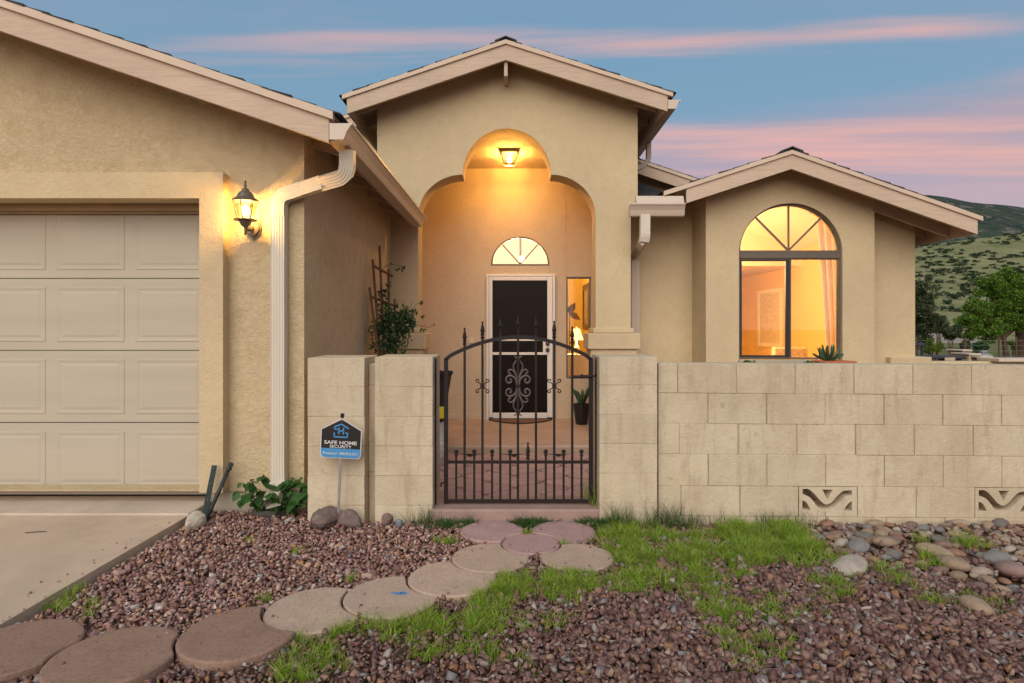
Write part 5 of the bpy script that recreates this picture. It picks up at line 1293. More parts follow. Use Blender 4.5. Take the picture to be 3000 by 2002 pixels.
MB().cbox(sbx[0]-0.011, sbx[0]+0.011, 4.044, 4.062, sgl(0, 322)[1], sgl(0, 334)[1], 0.002).build('clip', M['black_rubber'], sg)
u_ = lambda x, y: sgl((x-823)/7.84, BC+(745-y)/7.84)
lm = MB()
def stroke(pts, w): 
    for a, b in zip(pts, pts[1:]):
        a, b = Vector((u_(*a)[0], 0, u_(*a)[1])), Vector((u_(*b)[0], 0, u_(*b)[1])); dd = (b-a).normalized()*w*0.35
        n_ = Vector((-(b-a).z, 0, (b-a).x)).normalized()*w/2
        lm.add([(v.x, 4.0412, v.z) for v in (a-dd+n_, b+dd+n_, b+dd-n_, a-dd-n_)] + [(v.x, 4.0436, v.z) for v in (a-dd+n_, b+dd+n_, b+dd-n_, a-dd-n_)], [(0,1,2,3),(0,1,5,4),(1,2,6,5),(2,3,7,6),(3,0,4,7)])
wd = 30/7.84*sk
stroke([(985, 490), (823, 395), (668, 460), (668, 505), (725, 515)], wd); stroke([(665, 605), (668, 690), (960, 690), (975, 600), (925, 590)], wd)
stroke([(768, 485), (768, 615)], wd); stroke([(872, 485), (872, 615)], wd); stroke([(768, 550), (872, 550)], wd)
lm.build('house_emblem', M['sign_blue'], sg)
def text_mesh(txt, name, cx_, cz_, width, height, y, mat, par, bold=0.012):
    cu_ = bpy.data.curves.new('t', 'FONT'); cu_.body = txt; cu_.size = 1.0; cu_.offset = bold; cu_.align_x = 'CENTER'
    ob = bpy.data.objects.new('t', cu_); col.objects.link(ob); dg = bpy.context.evaluated_depsgraph_get(); dg.update()
    me0 = bpy.data.meshes.new_from_object(ob.evaluated_get(dg)); vs2 = np.array([v.co[:] for v in me0.vertices])
    lo2, hi2 = vs2.min(0), vs2.max(0); fs = [tuple(p_.vertices) for p_ in me0.polygons]
    bpy.data.objects.remove(ob); bpy.data.curves.remove(cu_); bpy.data.meshes.remove(me0)
    s = MB(); s.V = [(cx_+((v[0]-lo2[0])/(hi2[0]-lo2[0])-0.5)*width, y, cz_+((v[1]-lo2[1])/(hi2[1]-lo2[1])-0.5)*height) for v in vs2]; s.F = fs; s.M = [0]*len(fs)
    return s.build(name, mat, par)
c = sgl(0, BC-9.5); text_mesh('SAFE HOME', 'lettering', c[0]-0.001, c[1], 95*sk, 10.5*sk, 4.0415, M['sign_white'], sg, 0.02)
c = sgl(0, BC-21.0); text_mesh('SECURITY', 'lettering', c[0], c[1], 64*sk, 8.6*sk, 4.0415, M['sign_white'], sg, 0.015)
c = sgl(0, BC-41.0); text_mesh('Protected · 800.833.5211', 'lettering', c[0], c[1], 102*sk, 7.4*sk, 4.0405, M['sign_white'], sg, 0.012)
for z_ in (BC+55, BC-49): 
    c = sgl(0, z_); MB().prism([(c[0]+0.0035*math.cos(i*0.785), c[1]+0.0035*math.sin(i*0.785)) for i in range(8)], 4.0405, 4.0436).build('screw', M['galv'], sg)
sg.rotation_euler = (R(2), R(3.0), 0)

# ---- leaves helper
def leaf_shape(n=5):
    "heart shaped leaf in XY, stem at origin, tip at +Y, folded"
    prof = [(0.0, 0.02), (0.18, 0.36), (0.42, 0.40), (0.70, 0.24), (1.0, 0.0)]
    V = []; 
    for t, w in prof: V += [(-w, t, 0.10*w), (0, t, -0.05*math.sin(t*3)), (w, t, 0.10*w)]
    F = []
    for k in range(len(prof)-1): a = k*3; F += [(a, a+1, a+4, a+3), (a+1, a+2, a+5, a+4)]
    return V, F
# ---- broad leaved weed by the downspout
nt_ = thing('broad_leaf_plant', 'broad leaved green plant growing round the downspout foot', 'plant', tuple(G(800, 1505, 0.0)))
lv, lfc = leaf_shape(); s = MB(); s.V = lv; s.F = lfc; s.M = [0]*len(lfc)
leaf0 = s.build('leaf', M['nettle']); leaf0.parent = nt_
base = Vector(LOC['broad_leaf_plant']); rl = random.Random(8); stems = MB(); first = True
tips = [(690, 1440), (705, 1415), (735, 1405), (770, 1392), (800, 1420), (830, 1412), (860, 1400), (885, 1398), (915, 1405), (905, 1440), (880, 1450), (850, 1440), (725, 1450), (755, 1440), (790, 1445), (705, 1465), (745, 1470), (840, 1468), (885, 1478), (865, 1490)]
for (px, py) in tips:
    y = rl.uniform(4.10, 4.32); e = P(px, py, y); b0 = base+Vector((rl.uniform(-0.10, 0.16), rl.uniform(0.0, 0.06), 0)); m_ = (b0+e)/2+Vector((0, -0.02, 0.05))
    cp = [b0*(1-t)**2+m_*2*t*(1-t)+e*t*t for t in (0, 0.25, 0.5, 0.75, 1.0)]; stems.tube(cp, 0.0035, 5)
    for k in range(8):
        t = rl.uniform(0.40, 1.0) if k else 1.0; p_ = b0*(1-t)**2+m_*2*t*(1-t)+e*t*t
        sz = rl.uniform(0.045, 0.095)*(1.0 if k else 0.6); o = leaf0 if first else leaf0.copy()
        if not first: col.objects.link(o); o.parent = nt_
        first = False
        o.location = p_-base; o.scale = (sz, sz, sz); o.rotation_euler = (rl.uniform(-1.3, -0.1), rl.uniform(-0.5, 0.5), rl.uniform(2.0, 4.3) if rl.random() < 0.7 else rl.uniform(0, 6.28))
stems.build('stem', M['stem'], nt_)

# ---- trellis with climber in the courtyard
tr = thing('trellis', 'weathered wooden fan trellis against the garage side wall', 'trellis', (-1.36, 6.35, -0.16))
tp = lambda x, y, Y: P(1060+x/4.354, 700+y/4.354, Y)
for (a, b) in (((225, 90, 6.45), (285, 1480, 6.30)), ((138, 265, 6.25), (235, 1500, 6.25)), ((340, 390, 6.6), (355, 1500, 6.40)), ((98, 620, 6.1), (215, 1500, 6.2)), ((418, 768, 6.7), (440, 1500, 6.5))):
    p0, p1 = tp(*a), tp(*b); p1 = p1+(p1-p0).normalized()*((p1.z+0.16)/max(0.2, (p0-p1).normalized().z))
    MB().bar(p0, p1, 0.024, 0.014).build('slat', M['trellis'], tr)
for (a, b) in (((150, 345, 6.22), (390, 480, 6.62)), ((110, 735, 6.08), (460, 875, 6.70)), ((150, 1130, 6.15), (440, 1130, 6.6))):
    MB().bar(tp(*a), tp(*b), 0.026, 0.014).build('cross_slat', M['trellis'], tr)
def leaf_cloud(name, centers, radii, n, size, mat, parent, squash=1.0, hollow_=0.5, seed=1, up=0.0, aspect=0.55):
    "many small folded leaves through a set of ellipsoids"
    r_ = np.random.default_rng(seed); C = np.array(centers, float); Rd = np.array(radii, float)
    if Rd.ndim == 1: Rd = np.stack([Rd, Rd, Rd*squash], -1)
    wgt = (Rd.prod(1)**(2/3)); idx = r_.choice(len(C), n, p=wgt/wgt.sum())
    d = r_.normal(size=(n, 3)); d /= np.linalg.norm(d, axis=1, keepdims=True); rad = hollow_+(1-hollow_)*r_.random(n)**0.6
    pos = C[idx]+d*Rd[idx]*rad[:, None]
    a = r_.normal(size=(n, 3))+d*0.6+np.array([0, 0, up]); a /= np.linalg.norm(a, axis=1, keepdims=True)
    b = np.cross(a, r_.normal(size=(n, 3))); b /= np.linalg.norm(b, axis=1, keepdims=True)
    sz = size*r_.uniform(0.6, 1.35, n)[:, None]; nrm = np.cross(a, b)*sz*0.12
    V = np.stack([pos-a*sz*0.5, pos+b*sz*aspect*0.5+nrm, pos+a*sz*0.5, pos-b*sz*aspect*0.5+nrm], 1).reshape(-1, 3)
    F = np.arange(n*4).reshape(n, 4); o = np_mesh(name, V, F, mat, parent, k=4); return o
vn = thing('climbing_vine', 'dark green climbing vine growing over the trellis', 'vine', (-1.18, 6.35, -0.16))
cs_ = [tp(270, 700, 6.35), tp(300, 860, 6.35), tp(330, 1000, 6.35), tp(450, 950, 6.4), tp(560, 960, 6.4), tp(250, 1100, 6.3), tp(420, 1100, 6.35), tp(580, 1080, 6.4), tp(640, 1030, 6.4), tp(330, 1250, 6.3), tp(480, 1230, 6.35), tp(180, 1150, 6.2), tp(300, 1400, 6.3), tp(430, 1400, 6.3), tp(170, 1360, 6.2), tp(540, 1160, 6.4), tp(340, 600, 6.45)]
rd_ = [0.09, 0.12, 0.16, 0.16, 0.13, 0.15, 0.2, 0.15, 0.10, 0.17, 0.17, 0.10, 0.16, 0.15, 0.10, 0.13, 0.05]
o = leaf_cloud('foliage', cs_, [x*0.78 for x in rd_], 1450, 0.042, M['vine'], vn, hollow_=0.15, seed=4); tag(o, kind='stuff')
st = MB(); rl = random.Random(3)
for c in cs_: 
    b0 = tp(330, 1500, 6.3)+Vector((rl.uniform(-0.1, 0.1), 0, -0.3)); m_ = (b0+c)/2+Vector((rl.uniform(-0.08, 0.08), 0, 0.05)); st.tube([b0, (b0+m_)/2, m_, (m_+c)/2, c], 0.006, 5, scales=[1.3, 1.1, 0.9, 0.7, 0.5])
for pts in ([(265, 380), (320, 335), (380, 325), (430, 335), (520, 350)], [(600, 900), (640, 830), (650, 800)], [(690, 1090), (780, 1120), (850, 1130), (930, 1095)], [(640, 900), (700, 830), (765, 820)]):
    st.tube([tp(a, b, 6.35) for a, b in pts], 0.003, 5)
st.build('stem', M['stem'], vn)
o = leaf_cloud('spray_leaves', [tp(375, 305, 6.35), tp(440, 400, 6.35), tp(500, 390, 6.35), tp(530, 350, 6.35), tp(810, 1095, 6.35), tp(760, 1150, 6.35), tp(800, 1170, 6.35), tp(925, 1095, 6.35), tp(760, 820, 6.35), tp(770, 985, 6.35), tp(670, 930, 6.35)], [0.02, 0.03, 0.03, 0.03, 0.02, 0.035, 0.03, 0.01, 0.02, 0.02, 0.03], 46, 0.040, M['vine'], vn, hollow_=0.1, seed=9)

# ---- porch things
mt = MB(); p0 = bX(1524); n = 24
arcp = [(p0-0.455+0.91*i/n, BY-0.075-0.36*math.sin(math.pi*i/n)**0.75) for i in range(n+1)]
mo = thing('door_mat', 'half round brown door mat before the screen door', 'mat', (p0, BY-0.2, PF))
MB().prism([(p0-0.455, BY-0.06)] + arcp + [(p0+0.455, BY-0.06)], PF+0.001, PF+0.014, axis='z').build('pile', M['mat_fibre'], mo)
MB().tube([(a, b, PF+0.009) for a, b in arcp], 0.009, 6).build('rim', M['black_rubber'], mo)
px_ = lambda x: 1640+x/3.136
py_ = lambda y: 780+y/3.136
PYp = 8.45
pot = thing('potted_aloe', 'spiky aloe in a tall black pot right of the front door', 'potted plant', (P(px_(200), 0, PYp).x, PYp, PF))
cxp = LOC['potted_aloe'][0]; kp = PYp/FPX/3.136; zb2 = PF; zt2 = EYE-(py_(1265)-CY)*PYp/FPX
MB().lathe([(0.045/0.045*50*kp, 0.0), (60*kp, 0.06), (72*kp, (zt2-zb2)*0.7), (76*kp, zt2-zb2-0.015), (80*kp, zt2-zb2-0.012), (80*kp, zt2-zb2), (70*kp, zt2-zb2), (66*kp, zt2-zb2-0.03)], (cxp, PYp, zb2), 20).build('pot', M['black_pot'], pot, smooth=False)
def blade(base_, tip, w, bend, par, mat, name='leaf', up=Vector((0, -1, 0)), n=6):
    s = MB(); base_, tip = Vector(base_), Vector(tip); ax = tip-base_; side = ax.cross(up).normalized()
    nr = side.cross(ax).normalized()
    for i in range(n+1):
        t = i/n; c = base_+ax*t+bend*math.sin(math.pi*t*0.9)*1.0; ww = w*(math.sin(math.pi*(0.22+0.78*(1-t)))**0.8 if t < 1 else 0.02)*(1-0.15*t)
        s.V += [c-side*ww/2, c-nr*ww*0.16, c+side*ww/2, c+nr*ww*0.06]
    for k in range(n):
        for j in range(4): a = k*4+j; b_ = k*4+(j+1) % 4; s.F.append((a, b_, b_+4, a+4)); s.M.append(0)
    s.V = [tuple(v) for v in s.V]
    return s.build(name, mat, par, smooth=True)
rl = random.Random(12)
for (dx, h, dy) in ((-0.16, 0.24, 0.0), (-0.10, 0.20, -0.06), (0.02, 0.20, 0.03), (0.12, 0.25, 0.0), (0.05, 0.15, -0.08), (0.16, 0.20, 0.05), (-0.05, 0.17, 0.08), (-0.02, 0.13, -0.1)):
    blade((cxp+dx*0.15, PYp+dy*0.2, zt2-0.03), (cxp+dx, PYp+dy, zt2+h), 0.045, Vector((-dx*0.12, 0, 0.01)), pot, M['agave'])
# ---- bin inside the gate
bn = thing('liner_bin', 'tall black lined bin standing on a white barrel left inside the gate', 'bin', (-0.90, 6.28, -0.10))
MB().lathe([(0.17, 0.0), (0.20, 0.03), (0.235, 0.12), (0.245, 0.20), (0.238, 0.205), (0.243, 0.26), (0.236, 0.27), (0.225, 0.40), (0.205, 0.47)], (-0.90, 6.28, -0.105), 24).build('barrel', M['white_plastic'], bn, smooth=False)
MB().lathe([(0.20, 0.0), (0.225, 0.2), (0.27, 0.46), (0.285, 0.50), (0.26, 0.50), (0.24, 0.45)], (-0.90, 6.28, 0.366), 20).build('bin', M['black_plastic'], bn)
MB().cbox(-0.76, -0.655, 6.04, 6.075, 0.42, 0.54, 0.01).build('yellow_label', M['yellow'], bn)
for a in range(5): MB().lathe([(0.002, -0.02), (0.018, -0.01), (0.02, 0.01), (0.002, 0.022)], (-0.75+0.035*a, 6.03+0.01*a, 0.88+0.008*(a % 2)), 8).build('knotted_liner', M['black_plastic'], bn)
# ---- terracotta tray with agave on a ledge below the arched window
ag = thing('potted_agave', 'small agave in a long terracotta planter under the arched window', 'potted plant', (P(2430, 0, 6.6).x, 6.6, -0.16))
ax0, ax1 = P(2398, 0, 6.6).x, P(2490, 0, 6.6).x; zt3 = EYE-(1057-CY)/FPX*6.6
MB().cbox(ax0, ax1, 6.45, 6.75, zt3-0.14, zt3, 0.01).build('planter', M['terracotta'], ag)
MB().cbox(ax0+0.03, ax1-0.03, 6.48, 6.72, -0.16, zt3-0.142, 0.01).build('stand', M['trellis'], ag)
ac = Vector((P(2427, 0, 6.6).x, 6.6, zt3-0.01))
for i in range(26):
    lay = i % 3; a = i*2.4; out_ = (0.13, 0.095, 0.05)[lay]; h = (0.09, 0.15, 0.185)[lay]*rl.uniform(0.9, 1.1)
    blade(ac+Vector((0, 0, 0.0)), ac+Vector((math.cos(a)*out_*1.25, math.sin(a)*out_, h)), 0.034, Vector((math.cos(a)*0.015, math.sin(a)*0.015, 0.0)), ag, M['agave'], up=Vector((math.cos(a+0.5), math.sin(a+0.5), 0.2)))
# small succulents behind the wall top
for (px, w, lbl) in ((2196, 0.09, 'low round succulent peeping over the wall left of the planter'), (2378, 0.08, 'low succulent peeping over the wall beside the planter')):
    p = P(px, 1062, 6.4); t = thing('succulent', lbl, 'plant', (p.x, p.y, -0.16))
    MB().lathe([(0.11, 0), (0.15, p.z+0.08), (0.16, p.z+0.10), (0.13, p.z+0.10)], (p.x, p.y, -0.16), 14).build('pot', M['terracotta'], t)
    leaf_cloud('leaves', [(p.x, p.y, p.z-0.02)], [w], 130, 0.04, M['weed'], t, squash=0.45, hollow_=0.4, seed=int(px))

# ================================================================== GRASS AND WEEDS
def blades(name, pts, length, width, mat, lbl, lean=0.5, seed=2, z=0.0, segs=3):
    r_ = np.random.default_rng(seed); n = len(pts); az_ = r_.uniform(0, 6.283, n); ln = np.asarray(length)*r_.uniform(0.6, 1.4, n); le = np.clip(r_.normal(lean, 0.25, n), 0.05, 1.15)
    face = r_.uniform(0, 6.283, n); wx, wy = np.cos(face)*width/2, np.sin(face)*width/2
    rows_ = []
    for k in range(segs+1):
        t = k/segs; f = t*ln; hx_ = np.sin(le*t*1.25)*f; hz_ = np.cos(le*t*1.25)*f; w = (1-t*0.85) if k < segs else 0.08
        cx_ = pts[:, 0]+np.cos(az_)*hx_; cy_ = pts[:, 1]+np.sin(az_)*hx_; cz_ = z+hz_-0.012
        rows_.append(np.stack([cx_-wx*w, cy_-wy*w, cz_], -1)); rows_.append(np.stack([cx_+wx*w, cy_+wy*w, cz_], -1))
    V = np.stack(rows_, 1).reshape(-1, 3); m = 2*(segs+1)
    f0 = np.array([(2*k, 2*k+1, 2*k+3, 2*k+2) for k in range(segs)]); F = (f0[None]+(np.arange(n)*m)[:, None, None]).reshape(-1, 4)
    return tag(np_mesh(name, V, F, mat, k=4), lbl, 'grass', kind='stuff')
gp_, gl_ = [], []
for (cx_, cy_, rx_, ry_, den, h) in patches:
    corners = [G(cx_*D+a*rx_*D, cy_*D+b*ry_*D) for a, b in ((-1, 0), (1, 0), (0, -1), (0, 1))]
    area = math.pi/4*abs(corners[1].x-corners[0].x)*abs(corners[2].y-corners[3].y); n = int(area*den*46000)
    th_ = rng.uniform(0, 6.283, n); rr_ = np.sqrt(rng.random(n))*(1+0.25*np.sin(th_*3+cx_)+0.15*np.sin(th_*7+cy_)); 
    px = (cx_+rx_*rr_*np.cos(th_))*D; py = (cy_+ry_*rr_*np.sin(th_))*D; Yg_ = EYE*FPX/(py-CY); p = np.stack([(px-CX)/FPX*Yg_, Yg_], -1)
    clump = vnoise(p[:, 0]*14, p[:, 1]*14, 6)+0.8*vnoise(p[:, 0]*42, p[:, 1]*42, 9); keep = rng.random(n) < np.clip(0.32+0.55*clump, 0.03, 1)
    p = p[keep]; hv = np.clip(0.8+0.35*clump[keep], 0.45, 1.6); keep = ~in_disc(p, 0.004) & (p[:, 1] < 4.10) & ~((p[:, 0] < DRX+0.01)); p = p[keep]
    gp_.append(p); gl_.append(h*hv[keep])
gp_ = np.concatenate(gp_); gl_ = np.concatenate(gl_)
blades('grass', gp_, gl_*1.15+0.012, 0.0046, M['grass'], 'bright green patchy grass spreading between path and gravel', 0.75, 5)
# taller grass at the foot of the wall, shade painted into its green
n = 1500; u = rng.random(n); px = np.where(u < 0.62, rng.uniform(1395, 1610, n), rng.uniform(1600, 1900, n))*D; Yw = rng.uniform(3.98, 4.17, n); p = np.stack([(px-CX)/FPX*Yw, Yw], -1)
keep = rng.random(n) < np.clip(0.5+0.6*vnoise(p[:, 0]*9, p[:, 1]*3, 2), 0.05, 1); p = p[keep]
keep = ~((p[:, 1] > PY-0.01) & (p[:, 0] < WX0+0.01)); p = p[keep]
blades('tall_grass', p, np.where(p[:, 0] < 1.15, 0.16, 0.10), 0.0042, M['grass_shaded'], 'tall thin grass at the foot of the block wall, darkened by painted shade', 0.4, 6, segs=4)
# weeds along the threshold and pillar feet
n = 5200; p = np.stack([rng.uniform(-0.62, 0.66, n), rng.uniform(3.99, 4.135, n)], -1); keep = (rng.random(n) < np.clip(0.5+0.75*vnoise(p[:, 0]*11, p[:, 1]*4, 12), 0.03, 1)) & ~in_disc(p, 0.0); p = p[keep]
blades('threshold_weeds', p, np.full(len(p), 0.075), 0.0065, M['weed'], 'dark low weeds along the sill below the gate', 0.85, 7)
n = 120; p = np.stack([rng.normal(-0.60, 0.06, n), rng.uniform(4.06, 4.14, n)], -1)
blades('pillar_grass', p, np.full(n, 0.13), 0.003, M['grass_shaded'], 'wispy grass stalks at the foot of the left gate pillar', 0.35, 8)
n = 160; p = np.stack([rng.normal(0.58, 0.05, n), rng.uniform(4.2, 4.55, n)], -1); p = p[(p[:, 0] < 0.60)]
blades('post_grass', p, np.full(len(p), 0.14), 0.004, M['grass'], 'grass tuft growing behind the right gate post', 0.5, 9, z=0.09)
# sticks on the gravel and driveway
for (a, b, lbl) in (((905, 1365*1.0), (913, 1400), 'short dry stick lying on gravel beside the path'),):
    pass
def stick(p0, p1, r, lbl):
    t = MB().tube([p0, (Vector(p0)+Vector(p1))/2+Vector((0, 0, 0.002)), p1], r, 6).build('stick', M['bark']); tag(t, lbl, 'stick')
stick(G(900+885/2.35, 1400+860/2.35, 0.022), G(900+912/2.35, 1400+930/2.35, 0.022), 0.007, 'short pale stick on the gravel near the path curve')
stick(G(900+600/2.35, 1400+1230/2.35, 0.026), G(900+690/2.35, 1400+1165/2.35, 0.026), 0.009, 'brown stick lying on the gravel in the foreground')
stick(G(172/2.35, 1400+380/2.35, 0.043), G(320/2.35, 1400+370/2.35, 0.043), 0.0025, 'thin twig lying on the driveway')

# ================================================================== BACKGROUND AT THE RIGHT
def tree(name, lbl, base_, crown, trunk_r, nleaf, lsize, mat, seed, lean=(0, 0), aspect=0.5, grp=None):
    t = thing(name, lbl, 'tree', tuple(base_), grp)
    cs2 = [Vector(c[:3]) for c in crown]; top = sum(cs2, Vector())/len(cs2); b0 = Vector(base_); m_ = b0+(top-b0)*0.45+Vector((lean[0], 0, 0))
    s = MB(); s.tube([b0-Vector((0, 0, 0.1)), (b0+m_)/2, m_, top], trunk_r, 8, scales=[1.25, 0.9, 0.7, 0.3])
    for c in cs2: s.tube([m_, (m_+c)/2+Vector((0, 0, -0.08)), c], trunk_r*0.35, 6, scales=[1, 0.7, 0.3])
    s.build('trunk', M['bark'], t)
    # each lobe carries small sub-clumps
    r_ = np.random.default_rng(seed); C2, R2 = [], []
    for c in crown:
        for k in range(14):
            d_ = r_.normal(size=3); d_ /= np.linalg.norm(d_); C2.append(np.array(c[:3])+d_*c[3]*r_.uniform(0.35, 0.95)*np.array([1, 1, 0.9])); R2.append(c[3]*r_.uniform(0.30, 0.52))
    o = leaf_cloud('crown', C2, R2, nleaf, lsize, mat, t, squash=0.8, hollow_=0.3, seed=seed, aspect=aspect); tag(o, kind='stuff'); return t
c1x = lambda x: 2640+x/2.958
c1y = lambda y: 560+y/2.958
def lobes(l, Y, k=1.0): return [(*P(c1x(x), c1y(y), Y+dy), r*k/2.958/FPX*Y) for x, y, r, dy in l]
Yp = 26.0
gb = P(c1x(920), c1y(1470), Yp)
tree('pine_tree', 'bright green rounded pine tree behind the yard at the right', (gb.x, Yp, -0.18), lobes([(780, 830, 130, 0), (880, 760, 110, 0.5), (1000, 820, 130, 0), (690, 1010, 120, -0.6), (600, 1120, 105, -0.4), (780, 1040, 150, 0.2), (900, 980, 170, 0.3), (1060, 950, 150, 0), (620, 1220, 100, -0.3), (760, 1190, 130, 0), (880, 1180, 140, 0.3), (1010, 1120, 150, 0), (1120, 1050, 150, 0.3), (1160, 900, 150, 0), (570, 1260, 60, 0)], Yp), 0.12, 34000, 0.12, M['pine'], 3, aspect=0.35)
tree('oak_tree', 'dark grey green tree partly hidden by the house corner', (P(c1x(110), 0, 31).x, 31, -0.18), lobes([(150, 790, 95, 0), (60, 850, 130, 0), (190, 900, 110, 0), (110, 1010, 150, 0.5), (230, 1050, 120, -0.4), (280, 1130, 90, 0), (90, 1160, 160, 0), (220, 1190, 130, 0), (60, 1250, 120, 0), (180, 1270, 80, 0)], 31), 0.15, 22000, 0.11, M['oak'], 5)
def bush(name, lbl, cx_, cy_, r, Y, mat, n, seed, sz=0.09, grp=None):
    p = P(c1x(cx_), c1y(cy_), Y); rr_ = r/2.958/FPX*Y; t = thing(name, lbl, 'bush', (p.x, Y, -0.18), grp)
    r_ = random.Random(seed); cs2 = [(p.x+r_.uniform(-1, 1)*rr_*0.7, Y+r_.uniform(-0.5, 0.5)*rr_, p.z+r_.uniform(-0.7, 0.6)*rr_) for _ in range(9)]
    s = MB()
    for c in cs2: s.tube([(p.x, Y, -0.2), ((p.x+c[0])/2, Y, c[2]*0.5-0.1), c], 0.02, 5, scales=[1, 0.7, 0.4])
    s.build('stem', M['bark'], t); o = leaf_cloud('foliage', cs2, [rr_*0.45]*9, n, sz, mat, t, hollow_=0.2, seed=seed); tag(o, kind='stuff')
bush('bush', 'grey green bush between the two trees', 430, 1230, 95, 36, M['oak'], 3500, 6, 0.12)
bush('bush', 'dark bush at the foot of the hill beside the oak', 340, 1150, 70, 40, M['oak'], 2000, 7, 0.12)
bush('bush', 'yellow green bush in front of the wire fence', 275, 1345, 70, 19, M['bush_yellow'], 1600, 8, 0.055)
bush('bush', 'dark green low bush under the pine', 670, 1350, 65, 23, M['vine'], 1500, 9, 0.07)
bush('bush', 'small light green bush right of the pine trunk', 970, 1340, 50, 30, M['bush_yellow'], 900, 10, 0.08)
# neighbouring trunk and white pole
t = thing('tree_stump', 'second dark trunk beside the right edge of the picture', 'tree', (P(c1x(1030), 0, 27).x, 27, -0.18)); p = P(c1x(1030), c1y(1270), 27)
MB().tube([(p.x, 27, -0.25), (p.x+0.03, 27, 0.5), (p.x-0.05, 27, 1.6), (p.x+0.1, 27, 2.6)], 0.17, 9, scales=[1.2, 1.0, 0.9, 0.7]).build('trunk', M['bark'], t)
p0, p1 = P(c1x(1010), c1y(1440), 28.5), P(c1x(1010), c1y(1270), 28.5)
tag(MB().tube([(p0.x, 28.5, -0.2), (p0.x, 28.5, p1.z)], 0.045, 10).build('white_pole', M['white_plastic']), 'white pole standing beside the dark trunk', 'pole')
# low courtyard wall beyond the block wall
yw = thing('yard_wall', 'low tan stucco wall beyond the block wall at the right', 'wall', (6.6, 8.3, -0.16))
zw = lambda y: P(0, c1y(y), 8.2).z
MB().cbox(P(c1x(0)-60, 0, 8.2).x, P(c1x(1400), 0, 8.2).x, 8.2, 8.4, -0.16, zw(1478), 0.01).build('wall', M['stucco'], yw)
MB().cbox(P(c1x(-90), 0, 7.8).x, P(c1x(270), 0, 7.8).x, 7.80, 8.19, -0.16, P(0, c1y(1440), 7.8).z, 0.01).build('wall', M['stucco'], yw)
MB().cbox(P(c1x(825), 0, 8.1).x, P(c1x(1300), 0, 8.1).x, 8.05, 8.45, zw(1478)+0.002, zw(1478)+0.045, 0.006).build('cap', M['apron'], yw)
# raised bed / bench with dark edge
be = thing('garden_bench', 'long dark edged garden bench behind the yard wall', 'bench', (P(c1x(320), 0, 10).x, 10, -0.16))
x0, x1 = P(c1x(125), 0, 10).x, P(c1x(530), 0, 10).x
MB().cbox(x0, x1, 9.9, 10.4, P(0, c1y(1455), 10).z, P(0, c1y(1432), 10).z, 0.01).build('top', M['dark_pipe'], be)
MB().cbox(x0+0.4, x1-0.2, 9.88, 9.898, P(0, c1y(1468), 10).z, P(0, c1y(1440), 10).z, 0.004).build('front_board', M['stucco_warm'], be)
for a in (x0+0.1, x1-0.1): MB().box(a-0.05, a+0.05, 9.95, 10.35, -0.16, P(0, c1y(1456), 10).z).build('leg', M['dark_pipe'], be)
def crate(name, lbl, xa, xb, ya, yb, Y, mat, cat, dp=0.4):
    a, b = P(c1x(xa), c1y(ya), Y), P(c1x(xb), c1y(yb), Y); t = thing(name, lbl, cat, ((a.x+b.x)/2, Y+dp/2, -0.16))
    MB().cbox(a.x, b.x, Y, Y+dp, -0.16, a.z-0.02, 0.012).build('body', M[mat], t)
    MB().cbox(a.x-0.02, b.x+0.02, Y-0.02, Y+dp+0.02, a.z-0.018, a.z+0.015, 0.008).build('lid', M['apron'] if mat != 'dark_pipe' else M['dark_pipe'], t); return t
crate('block_column', 'short brown masonry column behind the yard wall', 535, 605, 1382, 1480, 11.0, 'mortar', 'column')
crate('storage_box', 'tan storage box next to the masonry column', 590, 680, 1415, 1480, 10.4, 'stucco_warm', 'box')
t = crate('wooden_crate', 'low wooden crate with slanted top behind the yard wall', 690, 785, 1440, 1480, 10.2, 'trellis', 'crate')
tk = thing('propane_tank', 'pale grey rounded tank behind the storage box', 'tank', (P(c1x(715), 0, 14).x, 14, -0.16)); p = P(c1x(715), c1y(1400), 14)
MB().lathe([(0.02, p.z+0.16), (0.10, p.z+0.145), (0.16, p.z+0.10), (0.18, p.z+0.02), (0.18, 0.1), (0.15, 0.0)], (p.x, 14, -0.16), 18).build('shell', M['galv'], tk, smooth=True)
MB().lathe([(0.07, 0), (0.08, 0.03), (0.05, 0.06)], (p.x, 14, p.z-0.01), 10).build('valve_cap', M['galv'], tk)
# dark cart at the left
ct = thing('utility_cart', 'dark utility cart in the yard beside the house corner', 'cart', (P(c1x(160), 0, 15).x, 15, -0.16))
a, b = P(c1x(95), c1y(1315), 15), P(c1x(212), c1y(1440), 15)
MB().cbox(a.x, b.x, 15, 15.8, a.z-0.10, a.z, 0.02).build('top_tray', M['dark_pipe'], ct); MB().cbox(a.x+0.05, b.x-0.05, 15.05, 15.75, 0.15, 0.42, 0.02).build('bin', M['black_plastic'], ct)
for x in (a.x+0.05, b.x-0.05):
    for y in (15.05, 15.75): MB().box(x-0.025, x+0.025, y-0.025, y+0.025, -0.02, a.z-0.10).build('leg', M['dark_pipe'], ct)
for x in (a.x+0.05, b.x-0.05): 
    w = MB().lathe([(0.07, -0.02), (0.09, -0.015), (0.09, 0.015), (0.07, 0.02)], (0, 0, 0), 14); w.V = [(x+v[2], 15.02+v[0], -0.07+v[1]) for v in w.V]; w.build('wheel', M['black_rubber'], ct)
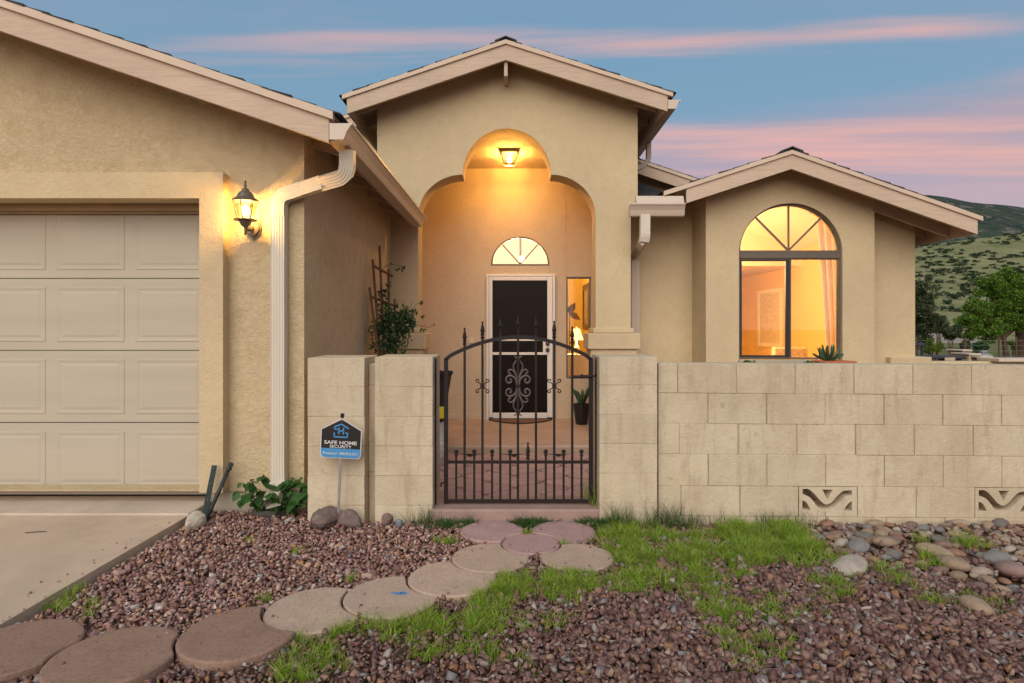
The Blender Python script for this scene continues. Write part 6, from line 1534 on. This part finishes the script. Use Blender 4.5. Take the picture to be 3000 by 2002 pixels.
# parked car far off, only its roof and windows show
cr = thing('parked_car', 'grey car parked far off beyond the wire fence', 'car', (P(c1x(390), 0, 42).x, 42, -0.2))
cxr_ = LOC['parked_car'][0]
MB().prism([(cxr_-2.1, 0.25), (cxr_+2.1, 0.25), (cxr_+2.15, 0.75), (cxr_+1.4, 0.88), (cxr_+0.8, 1.38), (cxr_-0.9, 1.40), (cxr_-1.6, 0.92), (cxr_-2.15, 0.8)], 42, 43.6).build('body', M['galv'], cr)
MB().prism([(cxr_+1.2, 0.90), (cxr_+0.72, 1.31), (cxr_-0.85, 1.33), (cxr_-1.4, 0.93)], 41.985, 42.0).build('side_window', M['black_plastic'], cr)
for x in (-1.35, 1.35):
    w = MB().lathe([(0.20, -0.1), (0.34, -0.1), (0.34, 0.1), (0.20, 0.1)], (0, 0, 0), 18); w.V = [(cxr_+x+v[0], 42.05+v[2], 0.14+v[1]) for v in w.V]; w.build('wheel', M['black_rubber'], cr)
# wire fence
fe = thing('wire_fence', 'thin wire fence with dark posts across the yard', 'fence', (P(c1x(600), 0, 20).x, 20, -0.18))
for px, tilt in ((300, 0.06), (555, 0.0), (845, 0.02), (1000, 0.0), (1150, 0.0), (130, 0.0)):
    p = P(c1x(px), 0, 20); MB().tube([(p.x, 20, -0.25), (p.x+tilt, 20, 1.02)], 0.028, 7).build('post', M['dark_wood'], fe)
for z_ in (0.05, 0.22, 0.39, 0.56, 0.73, 0.90): MB().tube([(P(c1x(100), 0, 20).x-3, 20, z_), (P(c1x(1300), 0, 20).x+6, 20, z_)], 0.004, 4).build('wire', M['galv'], fe)
# hillside shrubs
shr = []
for s_ in range(5):
    r_ = np.random.default_rng(60+s_); k = 46
    C2 = r_.normal(size=(6, 3))*np.array([0.42, 0.42, 0.16])+np.array([0, 0, 0.38]); n = 90
    idx = r_.integers(0, 6, n); d_ = r_.normal(size=(n, 3)); d_ /= np.linalg.norm(d_, axis=1, keepdims=True); pos = C2[idx]+d_*r_.uniform(0.15, 0.38, n)[:, None]*np.array([1, 1, 0.8])
    a = r_.normal(size=(n, 3)); a /= np.linalg.norm(a, axis=1, keepdims=True); b = np.cross(a, r_.normal(size=(n, 3))); b /= np.linalg.norm(b, axis=1, keepdims=True); sz = r_.uniform(0.22, 0.42, n)[:, None]
    V = np.stack([pos-a*sz/2, pos+b*sz*0.4, pos+a*sz/2, pos-b*sz*0.4], 1).reshape(-1, 3); o = np_mesh('hillside_shrub', V, np.arange(n*4).reshape(n, 4), M['shrub'], k=4); shr.append(o.data); bpy.data.objects.remove(o)
rh = random.Random(23); cnt = 0
while cnt < 300:
    Yv = math.sqrt(rh.uniform(72**2, 262**2)); sl_ = rh.uniform(0.635, 0.88); Xv = sl_*Yv
    dn = float(vnoise(np.array([Xv*0.05]), np.array([Yv*0.05]), 14)[0])
    if rh.random() > 0.45+0.4*dn: continue
    o = bpy.data.objects.new('hillside_shrub', rh.choice(shr)); col.objects.link(o); s_ = rh.uniform(0.65, 1.45)
    o.location = (Xv, Yv, float(hill_h(np.array([Xv]), np.array([Yv]))[0])-0.1); o.scale = (s_*1.25, s_*1.1, s_*rh.uniform(0.75, 1.1)); o.rotation_euler = (0, 0, rh.uniform(0, 6.28))
    tag(o, 'dark round shrub dotting the dry grassy hill behind the yard', 'shrub', 'shrubs on the hillside'); cnt += 1
